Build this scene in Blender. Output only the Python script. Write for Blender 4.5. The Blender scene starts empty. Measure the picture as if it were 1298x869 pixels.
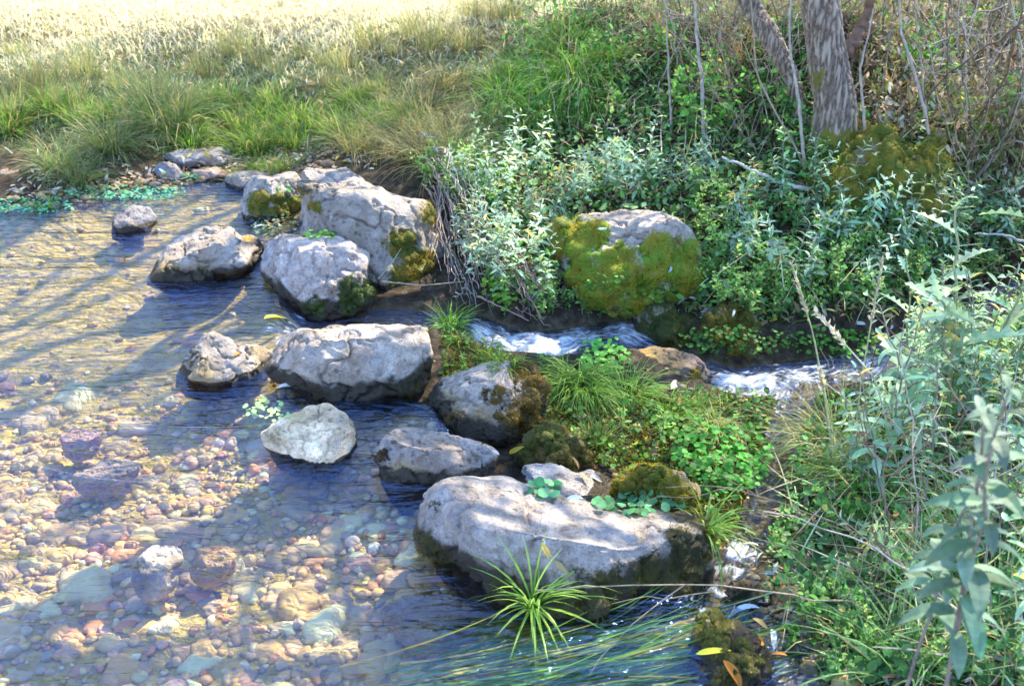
import bpy, bmesh, math, random
import numpy as np
from mathutils import Vector, noise as mnoise

random.seed(7)
RG = np.random.default_rng(11)
SC = bpy.context.scene
COL = SC.collection
R = math.radians

# ------------------------------------------------------------------ camera
PITCH = R(28.0); CAMZ = 1.6; FPX = 1392.0
CAM = np.array([0, 0, CAMZ], float)
FW = np.array([0, math.cos(PITCH), -math.sin(PITCH)])
UP = np.array([0, math.sin(PITCH), math.cos(PITCH)])
RT = np.array([1.0, 0, 0])
def ray(px, py):
    px = np.asarray(px, float); py = np.asarray(py, float)
    return FW + ((px - 649) / FPX)[..., None] * RT + ((434.5 - py) / FPX)[..., None] * UP
def P(px, py, z=0.0):
    d = ray(px, py)
    t = (z - CAMZ) / d[..., 2]
    return CAM + d * np.asarray(t)[..., None]
cam_d = bpy.data.cameras.new('camera'); cam = bpy.data.objects.new('camera', cam_d); COL.objects.link(cam)
cam.location = CAM; cam.rotation_euler = (math.pi / 2 - PITCH, 0, 0)
cam_d.lens = 36 * FPX / 1298; cam_d.sensor_width = 36; cam_d.clip_end = 500; cam_d.clip_start = 0.05
cam_d.dof.use_dof = True; cam_d.dof.focus_distance = 3.0; cam_d.dof.aperture_fstop = 5.6
SC.camera = cam

# ------------------------------------------------------------------ light
SUN_AZ, SUN_EL = R(38), R(46)      # azimuth from +Y towards +X
SDIR = np.array([math.cos(SUN_EL) * math.sin(SUN_AZ), math.cos(SUN_EL) * math.cos(SUN_AZ), math.sin(SUN_EL)])
w = bpy.data.worlds.new('World'); SC.world = w; w.use_nodes = True
nt = w.node_tree; bg = nt.nodes['Background']
sky = nt.nodes.new('ShaderNodeTexSky'); sky.sky_type = 'NISHITA'; sky.sun_disc = False
sky.sun_elevation = SUN_EL; sky.sun_rotation = SUN_AZ; sky.altitude = 900; sky.dust_density = 0.6; sky.ozone_density = 1.6
skm = nt.nodes.new('ShaderNodeMix'); skm.data_type = 'RGBA'; skm.blend_type = 'MULTIPLY'; skm.inputs[0].default_value = 1; skm.inputs[7].default_value = (.89, .95, 1.07, 1); nt.links.new(sky.outputs[0], skm.inputs[6]); nt.links.new(skm.outputs[2], bg.inputs[0]); bg.inputs[1].default_value = 0.74
sl = bpy.data.lights.new('sun', 'SUN'); so = bpy.data.objects.new('sun', sl); COL.objects.link(so)
sl.energy = 15.0; sl.angle = R(0.5); sl.color = (1.0, 0.89, 0.70)
so.rotation_euler = Vector(SDIR).to_track_quat('Z', 'Y').to_euler()
SC.view_settings.view_transform = 'Standard'; SC.view_settings.look = 'None'; SC.view_settings.exposure = 0
SC.cycles.max_bounces = 6; SC.cycles.transparent_max_bounces = 8; SC.cycles.diffuse_bounces = 2
SC.cycles.transmission_bounces = 4; SC.cycles.glossy_bounces = 2
SC.cycles.sample_clamp_indirect = 4.0
SC.cycles.use_denoising = True

# ------------------------------------------------------------------ mesh helpers
def mesh_np(name, V, F, mat, C=None, smooth=True, attrs=None):
    me = bpy.data.meshes.new(name)
    V = np.ascontiguousarray(V, np.float32); F = np.ascontiguousarray(F, np.int32); k = F.shape[1]
    me.vertices.add(len(V)); me.vertices.foreach_set('co', V.ravel())
    me.loops.add(F.size); me.loops.foreach_set('vertex_index', F.ravel())
    me.polygons.add(len(F)); me.polygons.foreach_set('loop_start', np.arange(len(F), dtype=np.int32) * k)
    try: me.polygons.foreach_set('loop_total', np.full(len(F), k, np.int32))
    except Exception: pass
    me.polygons.foreach_set('use_smooth', np.full(len(F), smooth))
    me.update(calc_edges=True)
    if C is not None:
        a = me.color_attributes.new('col', 'FLOAT_COLOR', 'POINT')
        a.data.foreach_set('color', np.hstack([C, np.ones((len(C), 1))]).astype(np.float32).ravel())
    for n, v in (attrs or {}).items():
        v = np.asarray(v, np.float32)
        if v.ndim == 1:
            a = me.attributes.new(n, 'FLOAT', 'POINT'); a.data.foreach_set('value', v)
        else:
            a = me.attributes.new(n, 'FLOAT_VECTOR', 'POINT'); a.data.foreach_set('vector', v.ravel())
    me.materials.append(mat)
    return me
def link(name, data, parent=None, loc=None, rz=0, sc=1):
    o = bpy.data.objects.new(name, data); COL.objects.link(o)
    if parent is not None: o.parent = parent
    if loc is not None: o.location = loc
    if rz: o.rotation_euler = (0, 0, rz)
    if sc != 1: o.scale = (sc, sc, sc) if np.isscalar(sc) else sc
    return o
def tag(o, label=None, cat=None, group=None, kind=None):
    if label: o['label'] = label
    if cat: o['category'] = cat
    if group: o['group'] = group
    if kind: o['kind'] = kind
    return o
def copy_tree(o, parent=None):
    c = o.copy(); COL.objects.link(c)
    if parent is not None: c.parent = parent
    for ch in KIDS.get(o.name, []): copy_tree(ch, c)
    return c
KIDS = {}
def kid(name, data, parent):
    o = link(name, data, parent); KIDS.setdefault(parent.name, []).append(o); return o

class MB:
    def __init__(s): s.V = []; s.F = []; s.C = []; s.n = 0
    def add(s, V, F, C):
        s.V.append(V); s.F.append(F + s.n); s.C.append(C); s.n += len(V)
    def mesh(s, name, mat, smooth=True):
        return mesh_np(name, np.vstack(s.V), np.vstack(s.F), mat, np.vstack(s.C), smooth)
def unit(a): return a / np.maximum(np.linalg.norm(a, axis=-1, keepdims=True), 1e-9)
def arr(x, n): return np.broadcast_to(np.asarray(x, float), (n,)).copy()
PROF = {
 'lance': lambda t: np.sin(np.pi * np.clip(t, 0, 1) ** 0.8) ** 0.85 + 0.03,
 'blade': lambda t: (1 - t ** 2.2) * 0.9 + 0.04,
 'round': lambda t: np.sqrt(np.clip(1 - (2 * t - 1) ** 2, 0, 1)) + 0.05,
 'spiny': lambda t: (np.sin(np.pi * t ** 0.7) + .08) * (0.35 + 0.65 * (np.round(t * 12) % 2)),
}
def leaves(Pb, D, N, L, W, curl=0.0, fold=0.25, nseg=4, prof='lance', col=(.1, .2, .05), tip=None, mid=True, twist=None):
    Pb = np.atleast_2d(Pb); n = len(Pb)
    D = unit(np.broadcast_to(D, (n, 3)).astype(float)); N = np.broadcast_to(N, (n, 3)).astype(float)
    N = unit(N - D * (N * D).sum(1, keepdims=True) + 1e-6); B = np.cross(D, N)
    L = arr(L, n)[:, None]; W = arr(W, n)[:, None]; c = arr(curl, n)[:, None]; c = np.where(np.abs(c) < 1e-3, 1e-3, c)
    t = np.linspace(0, 1, nseg + 1)[None, :]
    ct = c * t
    sx = np.sin(ct) / c * L; sz = (1 - np.cos(ct)) / c * L
    C3 = Pb[:, None, :] + D[:, None, :] * sx[..., None] - N[:, None, :] * sz[..., None]
    Nt = N[:, None, :] * np.cos(ct)[..., None] + D[:, None, :] * np.sin(ct)[..., None]
    Bt = np.broadcast_to(B[:, None, :], Nt.shape)
    if twist is not None:
        a = (arr(twist, n)[:, None] * t)[..., None]
        Bt, Nt = Bt * np.cos(a) + Nt * np.sin(a), Nt * np.cos(a) - Bt * np.sin(a)
    wt = (W * PROF[prof](t) * 0.5)[..., None]
    Lf = C3 - Bt * wt + Nt * wt * fold; Rg = C3 + Bt * wt + Nt * wt * fold
    if mid: V = np.stack([Lf, C3, Rg], 2); m = 3
    else: V = np.stack([Lf, Rg], 2); m = 2
    V = V.reshape(-1, 3)
    idx = np.arange(n * (nseg + 1) * m).reshape(n, nseg + 1, m)
    q = np.stack([idx[:, :-1, :-1], idx[:, :-1, 1:], idx[:, 1:, 1:], idx[:, 1:, :-1]], -1).reshape(-1, 4)
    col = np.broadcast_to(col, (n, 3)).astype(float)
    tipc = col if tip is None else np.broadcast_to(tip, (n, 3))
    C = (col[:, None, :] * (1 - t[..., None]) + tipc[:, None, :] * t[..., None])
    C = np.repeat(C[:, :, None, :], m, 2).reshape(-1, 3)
    return V, q, C
def tube(pts, r, col=(.2, .15, .1), sides=6):
    pts = np.asarray(pts, float); k = len(pts); r = arr(r, k) if np.isscalar(r) else np.asarray(r, float)
    T = unit(np.gradient(pts, axis=0)); ref = np.array([0.31, 0.17, 0.93])
    if abs((T.mean(0) * ref).sum()) > 0.9 * np.linalg.norm(T.mean(0)): ref = np.array([1, 0.2, 0.0])
    A = unit(np.cross(T, ref)); B = np.cross(T, A)
    a = np.linspace(0, 2 * np.pi, sides, endpoint=False)
    V = pts[:, None] + r[:, None, None] * (A[:, None] * np.cos(a)[None, :, None] + B[:, None] * np.sin(a)[None, :, None])
    idx = np.arange(k * sides).reshape(k, sides); nx = np.roll(idx, -1, 1)
    q = np.stack([idx[:-1], nx[:-1], nx[1:], idx[1:]], -1).reshape(-1, 4)
    return V.reshape(-1, 3), q, np.broadcast_to(col, (k * sides, 3)).astype(float)
def jit(c, n, v=0.2, h=0.08):
    c = np.broadcast_to(c, (n, 3)).astype(float)
    return np.clip(c * (1 + RG.normal(0, v, (n, 1))) * (1 + RG.normal(0, h, (n, 3))), 0.004, 0.9)

# ------------------------------------------------------------------ node materials
def newmat(name):
    m = bpy.data.materials.new(name); m.use_nodes = True; t = m.node_tree; t.nodes.clear()
    out = t.nodes.new('ShaderNodeOutputMaterial'); return m, t, out
class NT:
    def __init__(s, t): s.t = t
    def n(s, ty, **kw):
        x = s.t.nodes.new(ty)
        for k, v in kw.items():
            if k.startswith('i_'):
                x.inputs[k[2:].replace('_', ' ')].default_value = v
            else: setattr(x, k, v)
        return x
    def l(s, a, b): s.t.links.new(a, b)
    def noise(s, vec, scale, detail=4, rough=.6, dist=0):
        x = s.n('ShaderNodeTexNoise'); x.inputs['Scale'].default_value = scale; x.inputs['Detail'].default_value = detail
        x.inputs['Roughness'].default_value = rough; x.inputs['Distortion'].default_value = dist
        if vec is not None: s.l(vec, x.inputs['Vector'])
        return x.outputs['Fac']
    def ramp(s, fac, stops):
        x = s.n('ShaderNodeValToRGB'); e = x.color_ramp.elements
        while len(e) < len(stops): e.new(0.5)
        for i, (p, c) in enumerate(stops):
            e[i].position = p; e[i].color = (*c, 1) if len(c) == 3 else c
        s.l(fac, x.inputs[0]); return x.outputs[0]
    def rng(s, fac, a, b, c=0, d=1):
        x = s.n('ShaderNodeMapRange'); s.l(fac, x.inputs[0])
        for i, v in zip((1, 2, 3, 4), (a, b, c, d)): x.inputs[i].default_value = v
        return x.outputs[0]
    def mix(s, f, a, b, mode='MIX'):
        x = s.n('ShaderNodeMix', data_type='RGBA', blend_type=mode)
        for sock, v in ((x.inputs[0], f), (x.inputs[6], a), (x.inputs[7], b)):
            if isinstance(v, (int, float)): sock.default_value = v
            elif isinstance(v, tuple): sock.default_value = (*v, 1)
            else: s.l(v, sock)
        return x.outputs[2]
    def math(s, op, a, b=None):
        x = s.n('ShaderNodeMath', operation=op)
        for sock, v in zip(x.inputs, (a, b)):
            if v is None: continue
            if isinstance(v, (int, float)): sock.default_value = v
            else: s.l(v, sock)
        return x.outputs[0]
    def attr(s, name, o='Fac'): return s.n('ShaderNodeAttribute', attribute_name=name).outputs[o]
    def bump(s, h, strength=.5, dist=.01, nrm=None):
        x = s.n('ShaderNodeBump'); x.inputs['Strength'].default_value = strength; x.inputs['Distance'].default_value = dist
        s.l(h, x.inputs['Height'])
        if nrm is not None: s.l(nrm, x.inputs['Normal'])
        return x.outputs[0]

def foliage_mat(name, trans=.45, rough=.55, spec=.3, gain=1.0):
    m, t, out = newmat(name); q = NT(t)
    tc = q.n('ShaderNodeTexCoord'); col = q.attr('col', 'Color')
    oi = q.n('ShaderNodeObjectInfo')
    v = q.rng(oi.outputs['Random'], 0, 1, .75 * gain, 1.3 * gain)
    nz = q.rng(q.noise(tc.outputs['Object'], 60, 2), .3, .7, .8, 1.2)
    col = q.mix(1.0, col, q.math('MULTIPLY', v, nz), 'MULTIPLY')
    p = q.n('ShaderNodeBsdfPrincipled'); q.l(col, p.inputs['Base Color']); p.inputs['Roughness'].default_value = rough
    p.inputs['Specular IOR Level'].default_value = spec
    tr = q.n('ShaderNodeBsdfTranslucent'); q.l(q.mix(1.0, col, (1.12, 1.2, .8), 'MULTIPLY'), tr.inputs[0])
    mx = q.n('ShaderNodeMixShader'); mx.inputs[0].default_value = trans
    q.l(p.outputs[0], mx.inputs[1]); q.l(tr.outputs[0], mx.inputs[2]); q.l(mx.outputs[0], out.inputs[0])
    return m
M_LEAF = foliage_mat('leaf_green', gain=1.35)
M_DOWN = foliage_mat('leaf_downy', .35, .6, .35, gain=1.5)
M_GRASS = foliage_mat('grass_blades', .45, .5, .35, gain=1.35)
M_DRY = foliage_mat('dry_leaf', .3, .6, .2, gain=1.2)
M_MOSSF = foliage_mat('moss_fibre', .35, .9, .05, gain=1.4)

def stem_mat():
    m, t, out = newmat('stem'); q = NT(t); tc = q.n('ShaderNodeTexCoord')
    c = q.mix(1.0, q.attr('col', 'Color'), q.rng(q.noise(tc.outputs['Object'], 45, 4), .3, .7, .6, 1.4), 'MULTIPLY')
    p = q.n('ShaderNodeBsdfPrincipled'); q.l(c, p.inputs['Base Color']); p.inputs['Roughness'].default_value = .75
    q.l(q.bump(q.noise(tc.outputs['Object'], 120, 4), .4, .003), p.inputs['Normal'])
    q.l(p.outputs[0], out.inputs[0]); return m
M_STEM = stem_mat()

def rock_mat():
    m, t, out = newmat('limestone'); q = NT(t); tc = q.n('ShaderNodeTexCoord')
    oi = q.n('ShaderNodeObjectInfo')
    off = q.n('ShaderNodeVectorMath', operation='ADD'); q.l(tc.outputs['Object'], off.inputs[0])
    cmb = q.n('ShaderNodeCombineXYZ')
    for i in range(3): q.l(q.math('MULTIPLY', oi.outputs['Random'], 17.0 + 9 * i), cmb.inputs[i])
    q.l(cmb.outputs[0], off.inputs[1]); v = off.outputs[0]
    n1 = q.noise(v, 5, 6, .6, .6); n2 = q.noise(v, 22, 8, .7, .4); n3 = q.noise(v, 90, 5, .7); n4 = q.noise(v, 9, 5, .65, 1.5)
    base = q.ramp(n2, [(.28, (.22, .18, .15)), (.42, (.43, .38, .33)), (.56, (.58, .53, .47)), (.75, (.76, .72, .66))])
    tint = q.attr('col', 'Color')
    base = q.mix(1.0, base, tint, 'MULTIPLY')
    base = q.mix(q.rng(n1, .46, .64, 0, .75), base, q.mix(n2, (.26, .18, .12), (.58, .45, .33)))
    hv = q.n('ShaderNodeHueSaturation'); q.l(base, hv.inputs['Color']); q.l(q.rng(oi.outputs['Random'], 0, 1, .82, 1.08), hv.inputs['Value']); q.l(q.rng(q.math('FRACT', q.math('MULTIPLY', oi.outputs['Random'], 7.3)), 0, 1, .7, 1.35), hv.inputs['Saturation']); base = hv.outputs['Color']
    base = q.mix(q.rng(n4, .56, .66, 0, .6), base, (.30, .32, .36))
    n6 = q.noise(v, 220, 4, .75); base = q.mix(1.0, base, q.rng(n6, .3, .7, .72, 1.25), 'MULTIPLY')
    base = q.mix(q.rng(n3, .54, .68, 0, .6), base, (.13, .11, .11))
    vp = q.n('ShaderNodeTexVoronoi'); vp.inputs['Scale'].default_value = 38; q.l(v, vp.inputs['Vector'])
    pit = q.math('MULTIPLY', q.rng(vp.outputs['Distance'], .12, .3, 1, 0), q.rng(n1, .45, .6)); base = q.mix(q.math('MULTIPLY', pit, .6), base, (.10, .08, .07))
    # cracks
    vo = q.n('ShaderNodeTexVoronoi', feature='DISTANCE_TO_EDGE'); vo.inputs['Scale'].default_value = 4.5
    wv = q.n('ShaderNodeVectorMath', operation='ADD'); q.l(v, wv.inputs[0])
    nn = q.n('ShaderNodeTexNoise'); nn.inputs['Scale'].default_value = 4; nn.inputs['Detail'].default_value = 5; q.l(v, nn.inputs['Vector'])
    sc_ = q.n('ShaderNodeVectorMath', operation='SCALE'); q.l(nn.outputs['Color'], sc_.inputs[0]); sc_.inputs['Scale'].default_value = .45
    q.l(sc_.outputs[0], wv.inputs[1]); q.l(wv.outputs[0], vo.inputs['Vector'])
    crack = q.rng(vo.outputs['Distance'], 0, .018, 1, 0)
    crack = q.math('MULTIPLY', crack, q.rng(q.noise(v, 3, 3), .56, .66, 0, .3))
    base = q.mix(q.math('MULTIPLY', crack, .75), base, (.10, .085, .07))
    wet = q.attr('wet'); moss = q.attr('moss'); alg = q.attr('ochre')
    base = q.mix(q.math('MULTIPLY', alg, q.rng(n2, .3, .55, .4, 1)), base, q.mix(n2, (.28, .15, .03), (.5, .36, .12)))
    wm = q.rng(q.math('ADD', wet, q.rng(n2, .3, .7, -.25, .25)), .35, .65)
    wc = q.mix(n2, (.025, .02, .012), (.10, .08, .05))
    base = q.mix(wm, base, wc)
    mm = q.rng(q.math('ADD', moss, q.rng(q.noise(v, 26, 8, .75), .3, .7, -.5, .5)), .38, .62)
    mc = q.mix(q.rng(q.noise(v, 14, 4), .35, .65), q.attr('mc0', 'Color'), q.attr('mc1', 'Color'))
    base = q.mix(mm, base, mc)
    p = q.n('ShaderNodeBsdfPrincipled'); q.l(base, p.inputs['Base Color'])
    q.l(q.rng(wm, 0, 1, .85, .28), p.inputs['Roughness']); p.inputs['Specular IOR Level'].default_value = .4
    h = q.math('ADD', q.math('MULTIPLY', n2, 1.0), q.math('MULTIPLY', n3, .45)); h = q.math('SUBTRACT', q.math('ADD', h, q.math('MULTIPLY', n6, .3)), q.math('MULTIPLY', q.math('ADD', crack, pit), .6))
    b = q.bump(h, .9, .02); q.l(b, p.inputs['Normal'])
    q.l(p.outputs[0], out.inputs[0]); return m
M_ROCK = rock_mat()

def pebble_mat():
    m, t, out = newmat('pebble'); q = NT(t); tc = q.n('ShaderNodeTexCoord')
    v = tc.outputs['Object']; n1 = q.noise(v, 45, 5, .65)
    c = q.mix(1.0, q.attr('col', 'Color'), q.rng(n1, .25, .75, .6, 1.45), 'MULTIPLY')
    g = q.n('ShaderNodeNewGeometry')
    n2 = q.noise(g.outputs['Position'], 3.2, 4)
    c = q.mix(q.rng(n2, .40, .60, .1, .75), c, q.mix(n1, (.36, .24, .08), (.66, .47, .17)))
    p = q.n('ShaderNodeBsdfPrincipled'); q.l(c, p.inputs['Base Color']); p.inputs['Roughness'].default_value = .6
    q.l(q.bump(n1, .3, .006), p.inputs['Normal']); q.l(p.outputs[0], out.inputs[0]); return m
M_PEB = pebble_mat()

def ground_mat():
    m, t, out = newmat('ground_soil'); q = NT(t); g = q.n('ShaderNodeNewGeometry'); v = g.outputs['Position']
    n1 = q.noise(v, 2.5, 6); n2 = q.noise(v, 25, 8, .7); n3 = q.noise(v, 110, 5, .7)
    soil = q.ramp(n2, [(.3, (.025, .018, .012)), (.5, (.07, .052, .035)), (.7, (.16, .13, .09))])
    sand_sheen = q.ramp(n2, [(.3, (.36, .25, .05)), (.5, (.74, .53, .13)), (.7, (.86, .68, .26))])  # bed sand painted golden in place of the sunlit bank's reflection on the pool
    turf = q.ramp(n2, [(.3, (.05, .06, .02)), (.5, (.16, .14, .05)), (.7, (.34, .27, .13))])
    c = q.mix(q.attr('bed'), soil, sand_sheen); c = q.mix(q.attr('turf'), c, turf)
    far = q.ramp(q.noise(v, .35, 5), [(.35, (.58, .42, .10)), (.55, (.80, .58, .18)), (.7, (.85, .66, .26))])
    c = q.mix(q.math('MULTIPLY', q.attr('turf'), q.attr('dry')), c, q.mix(n2, (.34, .27, .15), (.66, .56, .38))); c = q.mix(q.attr('far'), c, far)
    p = q.n('ShaderNodeBsdfPrincipled'); q.l(c, p.inputs['Base Color']); p.inputs['Roughness'].default_value = .9; p.inputs['Specular IOR Level'].default_value = .15
    q.l(q.bump(q.math('ADD', n2, q.math('MULTIPLY', n3, .5)), .8, .03), p.inputs['Normal']); q.l(p.outputs[0], out.inputs[0]); return m
M_GROUND = ground_mat()

def water_mat():
    m, t, out = newmat('water'); q = NT(t); g = q.n('ShaderNodeNewGeometry')
    fl = q.attr('flow', 'Vector')
    mp = q.n('ShaderNodeMapping'); mp.inputs['Scale'].default_value = (6, 20, 1); mp.inputs['Rotation'].default_value = (0, 0, R(-14)); q.l(g.outputs['Position'], mp.inputs[0])
    n1 = q.noise(mp.outputs[0], 1.0, 3, .55, 1.6)
    mp2 = q.n('ShaderNodeMapping'); mp2.inputs['Scale'].default_value = (24, 44, 1); mp2.inputs['Rotation'].default_value = (0, 0, R(24)); q.l(g.outputs['Position'], mp2.inputs[0])
    n2 = q.noise(mp2.outputs[0], 1.0, 2, .5, 1.2)
    mf = q.n('ShaderNodeMapping'); mf.inputs['Scale'].default_value = (7, 40, 1); q.l(fl, mf.inputs[0])
    n3 = q.noise(mf.outputs[0], 1.0, 4, .6, .6)
    fast = q.attr('fast')
    mp0 = q.n('ShaderNodeMapping'); mp0.inputs['Scale'].default_value = (1.6, 9, 1); mp0.inputs['Rotation'].default_value = (0, 0, R(-18)); q.l(g.outputs['Position'], mp0.inputs[0])
    n0 = q.noise(mp0.outputs[0], 1.0, 2, .5, .5)
    h = q.math('ADD', q.math('ADD', q.math('MULTIPLY', n0, 2.2), n1), q.math('MULTIPLY', n2, .35))
    h = q.math('ADD', h, q.math('MULTIPLY', q.math('MULTIPLY', n3, fast), 2.5))
    b = q.bump(h, .65, .02)
    fr = q.n('ShaderNodeFresnel'); fr.inputs[0].default_value = 1.33; q.l(b, fr.inputs['Normal'])
    fac = q.math('MINIMUM', q.math('ADD', q.math('MULTIPLY', fr.outputs[0], 1.5), .068), .9)
    tr = q.n('ShaderNodeBsdfTransparent'); tr.inputs[0].default_value = (.93, .95, .93, 1)
    rf = q.n('ShaderNodeBsdfRefraction'); rf.inputs['IOR'].default_value = 1.2; rf.inputs['Color'].default_value = (.93, .96, .95, 1); rf.inputs['Roughness'].default_value = 0; q.l(b, rf.inputs['Normal'])
    mx0 = q.n('ShaderNodeMixShader'); mx0.inputs[0].default_value = .0
    q.l(tr.outputs[0], mx0.inputs[1]); q.l(rf.outputs[0], mx0.inputs[2])
    gl = q.n('ShaderNodeBsdfGlossy'); gl.inputs['Roughness'].default_value = .06; gl.inputs[0].default_value = (.36, .57, 1.15, 1); q.l(b, gl.inputs['Normal'])
    mx = q.n('ShaderNodeMixShader'); q.l(fac, mx.inputs[0]); q.l(tr.outputs[0], mx.inputs[1]); q.l(gl.outputs[0], mx.inputs[2])
    foam = q.n('ShaderNodeBsdfPrincipled'); foam.inputs['Base Color'].default_value = (.82, .86, .9, 1); foam.inputs['Roughness'].default_value = .3
    q.l(b, foam.inputs['Normal'])
    mf2 = q.n('ShaderNodeMapping'); mf2.inputs['Scale'].default_value = (16, 60, 1); q.l(fl, mf2.inputs[0])
    fn = q.noise(mf2.outputs[0], 1.0, 5, .7, 1.0)
    ff = q.rng(q.math('ADD', q.attr('foam'), q.rng(fn, .3, .7, -.6, .5)), .35, 1.05, 0, .95)
    mx2 = q.n('ShaderNodeMixShader'); q.l(ff, mx2.inputs[0]); q.l(mx.outputs[0], mx2.inputs[1]); q.l(foam.outputs[0], mx2.inputs[2])
    q.l(mx2.outputs[0], out.inputs[0]); return m
M_WATER = water_mat()

def bark_mat():
    m, t, out = newmat('bark'); q = NT(t); tc = q.n('ShaderNodeTexCoord')
    mp = q.n('ShaderNodeMapping'); mp.inputs['Scale'].default_value = (1, 1, .16); q.l(tc.outputs['Object'], mp.inputs[0])
    nz = q.n('ShaderNodeTexNoise'); nz.inputs['Scale'].default_value = 12; q.l(mp.outputs[0], nz.inputs['Vector'])
    ad = q.n('ShaderNodeVectorMath', operation='MULTIPLY_ADD'); q.l(nz.outputs['Color'], ad.inputs[0]); ad.inputs[1].default_value = (.06, .06, .06); q.l(mp.outputs[0], ad.inputs[2])
    vo = q.n('ShaderNodeTexVoronoi', feature='DISTANCE_TO_EDGE'); vo.inputs['Scale'].default_value = 62; q.l(ad.outputs[0], vo.inputs['Vector'])
    n2 = q.noise(mp.outputs[0], 60, 6, .7)
    n5 = q.noise(mp.outputs[0], 34, 6, .6, .25); h = q.math('ADD', q.math('MULTIPLY', q.attr('ridge'), .75), q.math('MULTIPLY', n2, .4))
    c = q.ramp(h, [(.1, (.05, .034, .022)), (.5, (.21, .155, .115)), (1.0, (.42, .34, .27))])
    ms = q.rng(q.math('ADD', q.attr('moss'), q.rng(q.noise(tc.outputs['Object'], 14, 5, .7), .3, .7, -.3, .3)), .42, .58)
    c = q.mix(ms, c, q.mix(q.noise(tc.outputs['Object'], 9, 4), (.08, .11, .015), (.26, .2, .02)))
    p = q.n('ShaderNodeBsdfPrincipled'); q.l(c, p.inputs['Base Color']); p.inputs['Roughness'].default_value = .9
    q.l(q.bump(n2, .6, .008), p.inputs['Normal']); q.l(p.outputs[0], out.inputs[0]); return m
M_BARK = bark_mat()

# ------------------------------------------------------------------ terrain
CP = np.array([  # px, py, z
 (-500,290,-.12),(-500,420,-.2),(-500,700,-.2),(-900,1000,-.2),(-100,1000,-.2),(500,1000,-.2),
 (0,300,-.09),(150,285,-.10),(280,262,-.06),(0,400,-.17),(200,400,-.16),(0,550,-.17),(200,550,-.15),(120,320,-.12),(250,340,-.1),
 (400,640,-.16),(0,700,-.16),(300,800,-.15),(0,869,-.16),(480,760,-.14),(600,869,-.14),(460,530,-.12),(520,640,-.14),(720,869,-.13),(850,860,-.12),
 (-400,262,.02),(0,255,.015),(60,247,.02),(130,240,.015),(200,222,.015),(280,212,.0),(340,208,.03),(420,205,.06),
 (0,215,.09),(60,205,.07),(130,190,.1),(250,175,.06),(330,180,.06),(450,190,.1),(-400,200,.15),
 (0,100,.2),(200,120,.18),(400,100,.2),(0,10,.3),(300,10,.3),(550,30,.35),(-600,30,.4),
 (540,200,.12),(600,230,.1),(600,150,.22),(620,90,.35),(620,20,.45),(700,220,.08),(800,230,.1),(720,160,.22),(800,150,.28),(800,60,.5),(760,0,.6),
 (900,190,.22),(950,250,.08),(900,110,.42),(900,20,.6),(1000,200,.25),(1100,230,.22),(1150,170,.36),(1050,100,.5),(1050,10,.7),(1298,150,.34),(1298,30,.5),(1600,100,.5),
 (1200,270,.12),(1298,250,.18),(1000,330,-.02),(900,340,0.0),(1100,350,-.05),(1200,330,-.08),(650,340,.05),(600,330,.06),(700,400,-.07),(820,395,-.09),(900,430,-.12),(1000,430,-.16),(1150,410,-.17),
 (400,300,.02),(450,350,-.04),(500,380,-.07),(550,385,-.08),(590,395,-.07),(520,340,-.05),
 (440,450,-.05),(560,440,-.06),(600,450,-.06),(620,465,-.06),(600,510,-.06),(680,475,-.09),(760,480,-.10),(850,515,-.14),(950,530,-.18),(720,560,-.08),(800,600,-.1),(700,620,-.05),(860,600,-.13),(900,650,-.14),(600,590,-.06),(560,640,-.08),(860,720,-.06),
 (660,670,-.05),(780,700,-.05),(1000,640,-.18),(1020,560,-.19),(1100,530,-.18),(1020,720,-.15),(1060,800,-.04),(980,869,-.05),(940,830,-.08),
 (1120,620,-.08),(1200,560,-.02),(1298,500,.04),(1200,700,.02),(1298,650,.1),(1150,869,.02),(1298,869,.12),(1600,700,.2),(1500,1000,.15),(1250,450,-.1),(1100,1000,0),(1450,480,.1),
], float)
CPW = np.array([np.append(P(a, b, c)[:2], c) for a, b, c in CP])
CHA = np.array([(250,372,0,.03),(300,384,0,.04),(325,395,-.003,.05),(352,412,-.07,.06),(440,406,-.072,.07),(520,404,-.075,.06),(590,412,-.08,.07),(640,432,-.10,.08),(700,437,-.115,.09),(780,424,-.125,.09),(835,442,-.155,.08),
                (885,474,-.18,.08),(940,488,-.205,.09),(1010,480,-.21,.10),(1100,468,-.215,.10),(1200,430,-.22,.10),(1298,378,-.225,.10),(1500,310,-.23,.1)], float)
CHB = np.array([(700,830,0,.05),(820,812,0,.06),(880,795,-.01,.05),(908,765,-.05,.045),(926,722,-.13,.05),(955,680,-.18,.05),(975,610,-.20,.05),(1000,540,-.21,.06),(1015,490,-.215,.06)], float)
def chan(ch):
    W_ = np.array([P(a, b, c) for a, b, c, d in ch]); S = np.append(0, np.cumsum(np.linalg.norm(np.diff(W_[:, :2], axis=0), axis=1)))
    return W_, S, ch[:, 3]
CH = [chan(CHA), chan(CHB)]
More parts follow.
